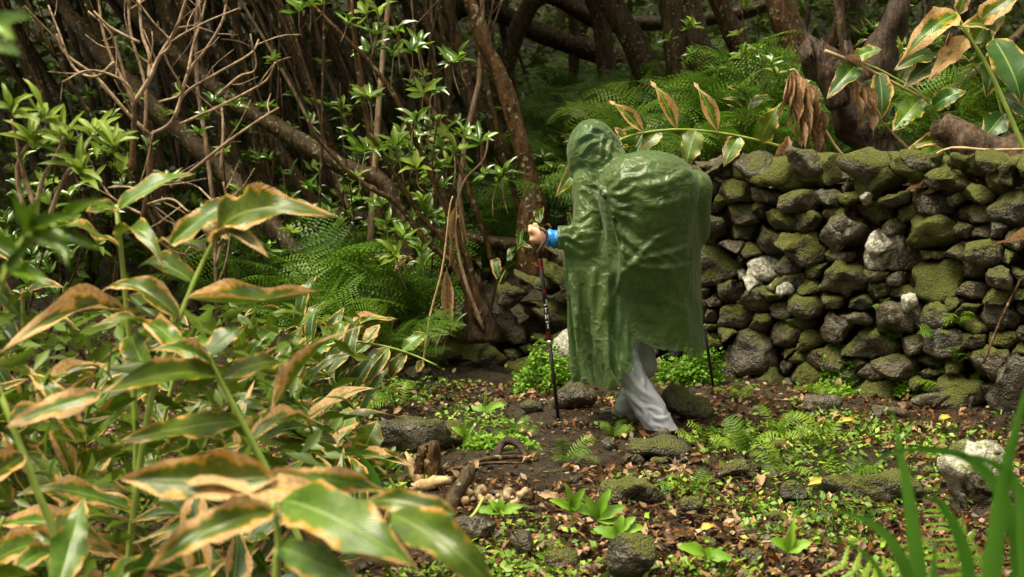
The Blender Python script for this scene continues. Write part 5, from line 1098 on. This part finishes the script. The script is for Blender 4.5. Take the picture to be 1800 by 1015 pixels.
qx = 900+FPX*TV[:, 0]/TV[:, 1]; qy = 235+FPX*(1.5-TV[:, 2])/TV[:, 1]; TN = normals(TV, TF); back = np.clip(-TN[:, 1]*1.5+.2, 0, 1); td = np.zeros(len(TV))
folds([(1082,676,1150,742,5,4),(1098,656,1168,722,5,4),(1128,716,1158,766,6,4),(1142,732,1178,744,5,3),(1120,636,1142,702,4,4),(1092,690,1138,752,5,4),(1105,700,1172,735,4,3),(1150,745,1172,765,5,3),(1112,610,1136,650,4,4)], td, .0016)
obj('trousers', mesh('trousers', TV+TN*td[:, None], TF, M['trouser']), person)
pm = mesh('poncho', PV, PF, M['poncho']); po = obj('poncho', pm, person)
PPX = 900+FPX*PONCHO_V[:, 0]/PONCHO_V[:, 1]; PPY = 235+FPX*(1.5-PONCHO_V[:, 2])/PONCHO_V[:, 1]
def on_poncho(px, py, off=.006):
    m = np.hypot(PPX-px, PPY-py) < 8
    if not m.any(): return at(px, py, 7.2)
    Yn = PONCHO_V[m, 1].min()-off; return at(px, py, Yn)
C = [on_poncho(x, y) for x, y in ((1063, 348), (1070, 372), (1078, 392), (1086, 420), (1094, 448), (1100, 466))]
V, F = tube(C, [.003, .003], 5, 24); obj('seam_cord', mesh('seam_cord', V, F, M['poncho']), po)
for x, y in ((1062, 346), (1080, 386)):
    V, F = tube([on_poncho(x-3, y-5, .010), on_poncho(x+3, y+5, .010)], [.007, .008, .005], 6, 5); obj('toggle', mesh('toggle', V, F, M['black']), po)
# trekking poles
def pole(label, top, tip, g_len, strap=None, deco=True):
    top = np.asarray(top, float); tip = np.asarray(tip, float); d = unit(tip-top); L = np.linalg.norm(tip-top); X = unit(np.cross(d, (0, 1, 0)))
    t = thing('trekking_pole', label, 'trekking pole', tip)
    def seg(nm, a, b, r, mt, n=12, par=None):
        V, F = tube([top+d*(a+(b-a)*k/(len(r)-1)) for k in range(len(r))], r, n, len(r), straight=True); return obj(nm, mesh(nm, V, F, M[mt]), par or t)
    seg('grip', -.012, g_len, [.006, .016, .017, .0145, .0165, .0145, .0165, .0145, .012], 'cork')
    upper = seg('upper_shaft', g_len, .56*L, [.0112, .0112], 'black'); seg('lower_shaft', .56*L, L-.03, [.0095, .0085], 'black'); seg('tip', L-.03, L+.015, [.007, .005, .003], 'steel')
    cl = seg('clamp', .545*L, .575*L, [.011, .0145, .0145, .011], 'steel'); seg('collar', .935*L, .965*L, [.0085, .0125, .0125, .009], 'black'); seg('ring', .95*L, .956*L, [.0132, .0132], 'white')
    if deco:
        v = -np.array((0, 1., 0)); v = unit(v-d*(v@d)); w = np.cross(d, v)
        def mark(a, b, s0, s1, mt, nm):
            Q = []
            for aa in np.linspace(a, b, 3):
                for ss in np.linspace(s0, s1, 4): Q.append(top+d*aa+.0116*(v*math.cos(ss)+w*math.sin(ss)))
            i = np.arange(12).reshape(3, 4); F = np.stack([i[:-1, :-1], i[:-1, 1:], i[1:, 1:], i[1:, :-1]], -1).reshape(-1, 4)
            obj(nm, mesh(nm, np.array(Q), F, M[mt]), upper)
        for a, b, s0, s1 in ((.345, .372, -.9, -.3), (.368, .374, -.3, .7), (.385, .390, -.8, .7), (.388, .408, -.1, .3), (.416, .440, -.8, -.3), (.424, .430, -.3, .3), (.416, .440, .3, .7), (.450, .456, -.8, .8), (.462, .486, -.3, .2)): mark(a*L/1.0, b*L, s0, s1, 'white', 'lettering')
        mark(.50*L, .54*L, -1.3, 1.3, 'red', 'red_band'); mark(.155*L, .20*L, -.6, 1.2, 'red', 'red_band'); mark(.30*L, .315*L, -1.2, .2, 'red', 'red_band')
    if strap is not None:
        C = catmull(strap, 22); T = np.gradient(C, axis=0); T /= np.linalg.norm(T, axis=1)[:, None]; S = np.cross(T, np.array((0, 1., 0))*.2+X*0+unit(top-tip)*0+np.array((.3, .9, .1))); S /= np.linalg.norm(S, axis=1)[:, None]
        V = np.stack([C-S*.009, C+S*.009], 1).reshape(-1, 3); i = np.arange(21)[:, None]*2; o = obj('strap', mesh('strap', V, i+np.array([0, 1, 3, 2]), M['strap']), t); md = o.modifiers.new('t', 'SOLIDIFY'); md.thickness = .003
    return t
PT = at(984, 758, 7.55)
pole('black trekking pole held in the hiker\'s left hand', GR0, PT, .16, [at(x, y, Yd) for x, y, Yd in ((946, 402, 7.355), (955, 404, 7.31), (961, 413, 7.305), (957, 425, 7.305), (950, 437, 7.315), (945, 446, 7.345))])
pole('black trekking pole planted ahead on the hiker\'s right side', pr0, prT, .16, None, False)
print('person', time.time()-T0)
# ------------------------------------------------------------------ forest floor: litter, cover, cushions, seedlings, sticks
rng = np.random.default_rng(55)
def floor_pts(n, py0=560, py1=1060, px0=-700, px1=2500):
    out = []
    # spread evenly over the picture of the ground, so that near and far parts are equally covered
    px = rng.uniform(px0, px1, n); py = rng.uniform(py0, py1, n); Yd = FPX*1.5/(py-235); x = (px-900)/FPX*Yd
    yw = np.interp(x, WX, WY); ok = (Yd < yw-.06)|(x < -.5); x, Yd = x[ok], Yd[ok]
    return np.stack([x, Yd, gz(x, Yd)], 1), px[ok], py[ok]
PAL = np.array([(.15, .06, .022), (.22, .10, .04), (.09, .038, .016), (.33, .19, .09), (.06, .028, .012), (.19, .07, .02), (.11, .058, .028), (.36, .25, .15), (.035, .02, .010), (.075, .04, .018)])
P, px, py = floor_pts(98000); keep = fbm(P*1.4+9, 3) > -.15+.28*rng.normal(size=len(P)); P = P[keep]; P[:, 2] += rng.uniform(.002, .012, len(P))
col = PAL[rng.integers(0, len(PAL), len(P))]*rng.uniform(.35, 1.1, (len(P), 1))
V0 = []
lm = leaves_at('leaf_litter', P, .030, rng, M['tint'], up=1.1, col=col, ratio=.5, lenv=(.25, 1.9))
solo('leaf_litter', 'brown and orange fallen leaves carpeting the muddy path', 'leaf litter', lm, kind='stuff')
# small twigs
P, px, py = floor_pts(1100); parts = []
for p in P:
    a = rng.uniform(0, 6.28); l = rng.uniform(.04, .18); d = np.array((math.cos(a), math.sin(a), rng.normal()*.1))*l; q = p+d
    q[2] = float(gz(q[0], q[1]))+.01; parts.append(tube([p+np.array((0, 0, .006)), (p+q)/2+rng.normal(size=3)*.006+np.array((0, 0, .01)), q], [.003, .0015], 4, 4))
V, F = joinm(parts); solo('twig_litter', 'thin dead twigs strewn over the path', 'twigs', mesh('twig_litter', V, F, M['bark_red']), kind='stuff')
# patchy green ground cover
def patch(px, py, cx, cy, rx, ry): return np.exp(-(((px-cx)/rx)**2+((py-cy)/ry)**2))
P, px, py = floor_pts(130000)
dens = -.16+.55*fbm(P*1.8+3, 3)+.15*sstep(400, 200, px)
for a in ((850, 755, 90, 30, 1.1), (760, 715, 110, 26, .8), (700, 690, 80, 20, .5), (1400, 770, 160, 35, .65), (1300, 815, 120, 35, .6), (1470, 830, 120, 40, .55), (1080, 775, 70, 18, .55), (1180, 870, 50, 30, .4), (1560, 760, 130, 30, .45), (1640, 800, 120, 60, .5), (1500, 940, 140, 50, .45), (1330, 900, 80, 40, .35), (620, 745, 80, 40, .6), (930, 905, 60, 30, .3), (560, 690, 120, 60, .5)): dens = dens+a[4]*patch(px, py, *a[:4])
ok = rng.random(len(P)) < np.clip(dens, 0.012, .95); P = P[ok]; P[:, 2] += rng.uniform(.004, .03, len(P))
col = np.array([(.07, .17, .015), (.13, .25, .02), (.20, .32, .03), (.10, .20, .03), (.24, .30, .04)])[rng.integers(0, 5, len(P))]*rng.uniform(.6, 1.2, (len(P), 1))
solo('ground_cover', 'tiny bright green plants creeping over the path', 'ground cover', leaves_at('ground_cover', P, .030, rng, M['tint'], up=1.0, col=col, ratio=.6, lenv=(.4, 1.5)), kind='stuff')
# bright cushions of small leaves at the wall foot
def cushion(px, py, rx, rz, n, label, seed, ry=None):
    p = gpt(px, py); r = np.random.default_rng(seed); s = p[1]/FPX; rx, rz = rx*s, rz*s; ry = ry or rx*.6
    d = r.normal(size=(n, 3)); d[:, 2] = np.abs(d[:, 2]); d /= np.linalg.norm(d, axis=1)[:, None]; k = r.uniform(.55, 1.1, (n, 1))+.42*fbm(d*2.2+seed, 3)[:, None]
    Q = p+np.array((0, ry*.5, -.02))+d*k*np.array((rx, ry, rz)); return solo('cushion_plant', label, 'plant', leaves_at('cushion', Q, .026, r, M['moss'], up=.8, ratio=.75, lenv=(.6, 1.3)))
cushion(965, 690, 55, 72, 2600, 'bright green leafy cushion left of the hiker below the white stone', 1)
cushion(1222, 678, 66, 62, 2600, 'bright green leafy cushion behind the right pole', 2)
cushion(1500, 690, 58, 75, 2600, 'bright green leafy cushion at the middle of the wall foot', 3)
cushion(1640, 692, 52, 62, 2200, 'bright green leafy cushion near the wall foot fern', 4)
cushion(1460, 700, 50, 22, 900, 'low green mat left of the middle wall cushion', 5)
cushion(1580, 700, 40, 26, 800, 'low green mat between the two wall cushions', 6)
cushion(875, 790, 70, 24, 1800, 'low bright moss mat on the path left of the pole tip', 7)
# moss and small ferns rooted in the wall joints
for i, (px, py, s) in enumerate(((1650, 600, .16), (1690, 575, .16), (1540, 520, .1), (1550, 545, .1), (1480, 395, .09), (1560, 600, .12), (1680, 640, .14))):
    x = (px-900)/FPX*8.2; s0 = np.interp(x, wxs, ws); X, Y, T_, N_ = wall_pt(s0); Yd = Y-.10; p = at(px, py, Yd)
    fern(p, s, 'small fern growing from a joint of the stone wall', 5, rng, FRS, 'little ferns in the wall joints', face=-1.57, spread=.9, name='wall_fern')
# seedlings
SD = [leaf_mesh('seedling_leaf', M['moss'], 90+k, arch=.12, fold=.4, wave=.03, nu=8, nv=4, prof=.95) for k in range(2)]
def seedling(px, py, leaves, label, h=.10):
    p = gpt(px, py); t = thing('seedling', label, 'plant', p); top = p+np.array((0, 0, h)); stem(t, [p, top], [.004, .003], 'stem', 'stem', 5)
    for (dx, dy, w) in leaves:
        q = top+np.array((dx, rng.uniform(-.04, .02), dy)); b = p+np.array((0, 0, h*rng.uniform(.55, 1.0))); put_leaf(t, b, q, w, rng, SD, (0, -.7, .7))
seedling(1050, 945, [(-.10, .02, .045), (.11, .03, .05), (.05, .10, .045), (-.06, .08, .04), (.09, -.03, .045), (-.02, .03, .04)], 'leafy green seedling with oval leaves in front of the moss stone', .09)
seedling(1005, 935, [(-.09, .03, .04), (.05, .08, .045), (-.03, .10, .03), (.08, -.01, .04)], 'oval-leaved seedling left of the largest seedling', .10)
seedling(1085, 965, [(.10, .02, .05), (-.09, .01, .05), (.02, .07, .04), (.07, .06, .04)], 'broad seedling leaves just above the pointed stone', .06)
seedling(852, 735, [(.11, .015, .05), (-.06, -.01, .045), (.01, .10, .015)], 'lone seedling with a thin upright shoot on the path', .06)
seedling(880, 915, [(-.10, .0, .045), (.09, .02, .045), (.0, .05, .04), (-.05, .04, .03)], 'pale seedling below the knobbly root', .04)
seedling(965, 1000, [(.05, .02, .035), (-.05, .01, .035), (.0, .05, .03)], 'small seedling at the bottom edge left of the pointed stone', .05)
seedling(1240, 1000, [(.09, -.01, .045), (-.10, .03, .05), (.02, .03, .04)], 'low seedling right of the pointed stone', .05)
seedling(1385, 985, [(.02, .10, .03), (-.07, .03, .05), (.08, .02, .05)], 'bright seedling with upright leaf near the bottom middle right', .05)
seedling(690, 640, [(.06, .03, .05), (-.05, .05, .05), (.0, .09, .04)], 'pale seedling at the wall\'s left end', .08)
seedling(680, 845, [(.06, .04, .03), (-.05, .05, .03), (.0, .07, .03), (.07, .0, .03)], 'little seedling against the big wet boulder', .08)
seedling(815, 800, [(.05, .05, .03), (-.06, .04, .03), (.01, .09, .025)], 'thin seedling right of the rotten wood', .09)
# large fallen leaves one can pick out
FL = [leaf_mesh('fallen_leaf', M['deadleaf'], 95+k, arch=.15, fold=.6, wave=.10, nu=8, nv=4, prof=.9, curl=.2*k) for k in range(3)]
for i in range(64):
    px, py = rng.uniform(680, 1780), rng.uniform(680, 1012); p = gpt(px, py); a = rng.uniform(0, 6.28); L = rng.uniform(.045, .095); q = p+np.array((math.cos(a)*L, math.sin(a)*L, 0)); p[2] += .012; q[2] = float(gz(q[0], q[1]))+.015+rng.uniform(0, .02)
    o = obj('fallen_leaf', FL[i % 3], None, frame(p, q, (rng.normal()*.3, -.2+rng.normal()*.3, 1), width=L*.42)); tag(o, 'large curled brown leaf lying on the muddy path', 'leaf', 'large fallen leaves on the path')
for (px, py, tx, ty, lab) in ((545+255, 640, 822, 648, None), (1320, 590, 1338, 560, None)):
    pass
put = lambda px, py, dx, dz, w, lab: tag(obj('fallen_leaf', FL[0], None, frame(gpt(px, py)+np.array((0, -.02, .02)), gpt(px, py)+np.array((dx, -.02, dz)), (0, -1, .4), width=w)), lab, 'leaf')
put(1150, 655, .03, .10, .05, 'pale upright dry leaf beside the hiker\'s trousers'); put(1468, 690, .02, .09, .045, 'upright dry leaf on the middle wall cushion'); put(822, 842, .05, .09, .05, 'bright orange dry leaf standing beside the rotten wood')
YL = m_plain('yellow_leaf', (.38, .24, .02), (.5, .36, .04), .45, 30, .2); YM = leaf_mesh('fallen_leaf', YL, 7, arch=.2, fold=.5, nu=8, nv=4)
for (px, py, dx, lab) in ((1470, 752, .11, 'yellow fallen leaf on the path below the wall'), (1420, 862, .10, 'orange-yellow leaf beside the star-shaped fern'), (1650, 745, .07, 'small yellow leaf curl near the right stones'), (1232, 940, .05, 'little yellow leaf in the bottom middle')):
    p = gpt(px, py)+np.array((0, 0, .02)); tag(obj('fallen_leaf', YM, None, frame(p, p+np.array((dx, .01, .01)), (0, -.6, .8), width=.03)), lab, 'leaf')
# rotten wood, branches, knobbly root
def g3(px, py, h=.0):
    p = gpt(px, py); p[2] += h; return p
t = thing('rotten_wood', 'broken orange-brown rotten wood left of the path', 'wood', g3(745, 850))
for i, (x0, y0, h0, x1, y1, h1, r) in enumerate(((740, 852, -.02, 715, 800, .10, .03), (725, 850, 0, 742, 800, .14, .025), (760, 855, 0, 765, 800, .17, .03), (735, 845, .02, 775, 815, .12, .024), (700, 850, 0, 735, 830, .05, .03), (770, 850, .02, 760, 815, .15, .022), (725, 860, 0, 790, 858, .04, .028), (715, 845, .06, 750, 800, .16, .018))):
    V, F = rough_wood([g3(x0, y0, h0), (g3(x0, y0, h0)+g3(x1, y0, h1))/2+rng.normal(size=3)*.01, g3(x1, y0, h1)], [r, r*1.1, r*.7], 60+i, 'x', .03, 9, 10, .5); obj('piece', mesh('piece', V, F, M['bark_red' if i % 3 else 'deadstem']), t)
V, F = rough_wood([g3(785, 905, .0), g3(800, 890, .04), g3(820, 880, .10), g3(832, 875, .13)], [.03, .032, .03, .026], 71, 'x', .02, 10, 14, .3); solo('broken_branch', 'short broken branch leaning left of the knobbly root', 'branch', mesh('branch', V, F, M['bark']))
V, F = tube([g3(785, 838, .02), g3(840, 822, .03), g3(900, 815, .03), g3(935, 812, .02)], [.010, .012, .009], 7, 20, .2, 4); solo('fallen_stick', 'long reddish stick lying across the path', 'stick', mesh('stick', V, F, M['bark_red']))
V, F = tube([g3(800, 832, .02), g3(860, 826, .03), g3(920, 822, .02)], [.007, .008, .005], 6, 16, .2, 5); solo('fallen_stick', 'thinner stick just below the long reddish stick', 'stick', mesh('stick', V, F, M['log']))
V, F = tube([g3(868, 812, .0), g3(885, 800, .06), g3(910, 803, .06), g3(930, 815, .0)], [.018, .02, .016], 8, 16, .3, 6); solo('root_arch', 'dark crooked root arching above the sticks', 'root', mesh('root', V, F, M['rotten']))
V, F = tube([g3(780, 960, .02), g3(830, 930, .05), g3(850, 905, .07)], [.008, .006], 6, 12, .1, 6); solo('fallen_stick', 'greenish stick beside the angular grey stone', 'stick', mesh('stick', V, F, M['stem']))
M['pale'] = m_plain('pale_root', (.15, .085, .04), (.46, .34, .20), .6, 30, .5)
p = g3(870, 885); bl = [np.array((rng.uniform(-.13, .13), rng.uniform(-.05, .05), rng.uniform(.0, .055))) for _ in range(40)]
def knob(X, Y, Z):
    d = 9.
    for k, c in enumerate(bl): d = smin(d, np.sqrt((X-p[0]-c[0])**2+(Y-p[1]-c[1])**2+(Z-p[2]-c[2])**2)-(.014+.007*math.sin(k*2.3)), .006)
    return d-.004*fbm(np.stack([X, Y, Z], -1)*70, 2)
V, F = surface_nets(knob, p-np.array((.2, .12, .05)), p+np.array((.2, .12, .13)), .006); solo('knobbly_root', 'pale knobbly ginger root heap on the path', 'root', mesh('root', lap(V, F, 1), F, M['pale']))
print('done', len(bpy.data.objects), sum(len(m.polygons) for m in bpy.data.meshes), time.time()-T0)
# ------------------------------------------------------------------ labels of look-alikes: where each stands, counted from the left
BINS = [(160, 'behind the yellow-green shrub'), (330, 'behind the bare shrubs'), (480, 'behind the tan-rimmed top leaf'), (620, 'above the low lying trunk'), (760, 'behind the glossy shrub'), (880, 'right of the glossy shrub'), (1000, "left of the hiker's hood"), (1140, "above the hiker's hood"), (1300, "above the hiker's pack"), (1450, 'near the spotted trunk'), (1600, 'near the rotten stump'), (9999, 'above the log')]
TB = [(110, 'at the left picture edge'), (240, 'round the tall ginger stem'), (400, 'left of the upright folded leaf'), (540, 'behind the upright folded leaf'), (9999, 'beside the path bank')]
ORD = ['leftmost', 'second from left', 'third from left', 'fourth from left', 'fifth from left', 'sixth from left', 'seventh from left', 'eighth from left', 'ninth from left', 'tenth from left', 'eleventh from left', 'twelfth from left', 'thirteenth from left', 'fourteenth from left', 'fifteenth from left', 'sixteenth from left', 'seventeenth from left', 'eighteenth from left', 'nineteenth from left', 'twentieth from left', 'last from left']
GB = [(850, 'left of the pole'), (980, 'beside the left pole'), (1110, 'below the hiker'), (1230, 'right of the moss-capped stone'), (1350, 'in the path middle'), (1470, 'below the wall middle'), (1600, 'left of the pale stone'), (9999, 'round the pale stone')]
SHORT = {'old trees deep in the wood': ('old tree trunk deep in the wood', BINS), 'small stones bedded in the path': ('small dark bedded stone', GB), 'large fallen leaves on the path': ('large curled brown leaf', GB), 'thin brown stems in the wood': ('thin warm brown stem', BINS), 'slender leaning trees in the wood': ('slender dark leaning trunk', BINS), 'slender trees upslope right': ('slender upslope trunk', BINS), 'ferns on the wooded slope': ('dark green slope fern', BINS), 'ferns above the wall': ('green slope fern', BINS), 'saplings among the dark trunks': ('leafy green sapling', BINS), 'saplings behind the wall': ('leafy sapling behind the wall', BINS), 'ginger in the shade of the wood': ('shaded green ginger', BINS), 'ginger behind the wall': ('ginger behind the wall', BINS), 'ginger stems in the left thicket': ('thicket ginger stem', TB), 'little ferns in the wall joints': ('little fern in a wall joint', [(1510, 'over the middle of the wall'), (9999, 'at the right of the wall')])}
cells = {}
for o in list(bpy.data.objects):
    if o.parent is None and o.get('group') in SHORT:
        nm, bins = SHORT[o['group']]; L = o.location; px = 900+FPX*L.x/max(L.y, .5); b = next(k for k, v in enumerate(bins) if px < v[0]); cells.setdefault((o['group'], b), []).append((px, o.name))
for (grp, b), L in cells.items():
    nm, bins = SHORT[grp]; L.sort()
    for k, (px, on) in enumerate(L):
        bpy.data.objects[on]['label'] = nm+' '+bins[b][1]+('' if len(L) == 1 else ', '+ORD[min(k, len(ORD)-1)]+' there')
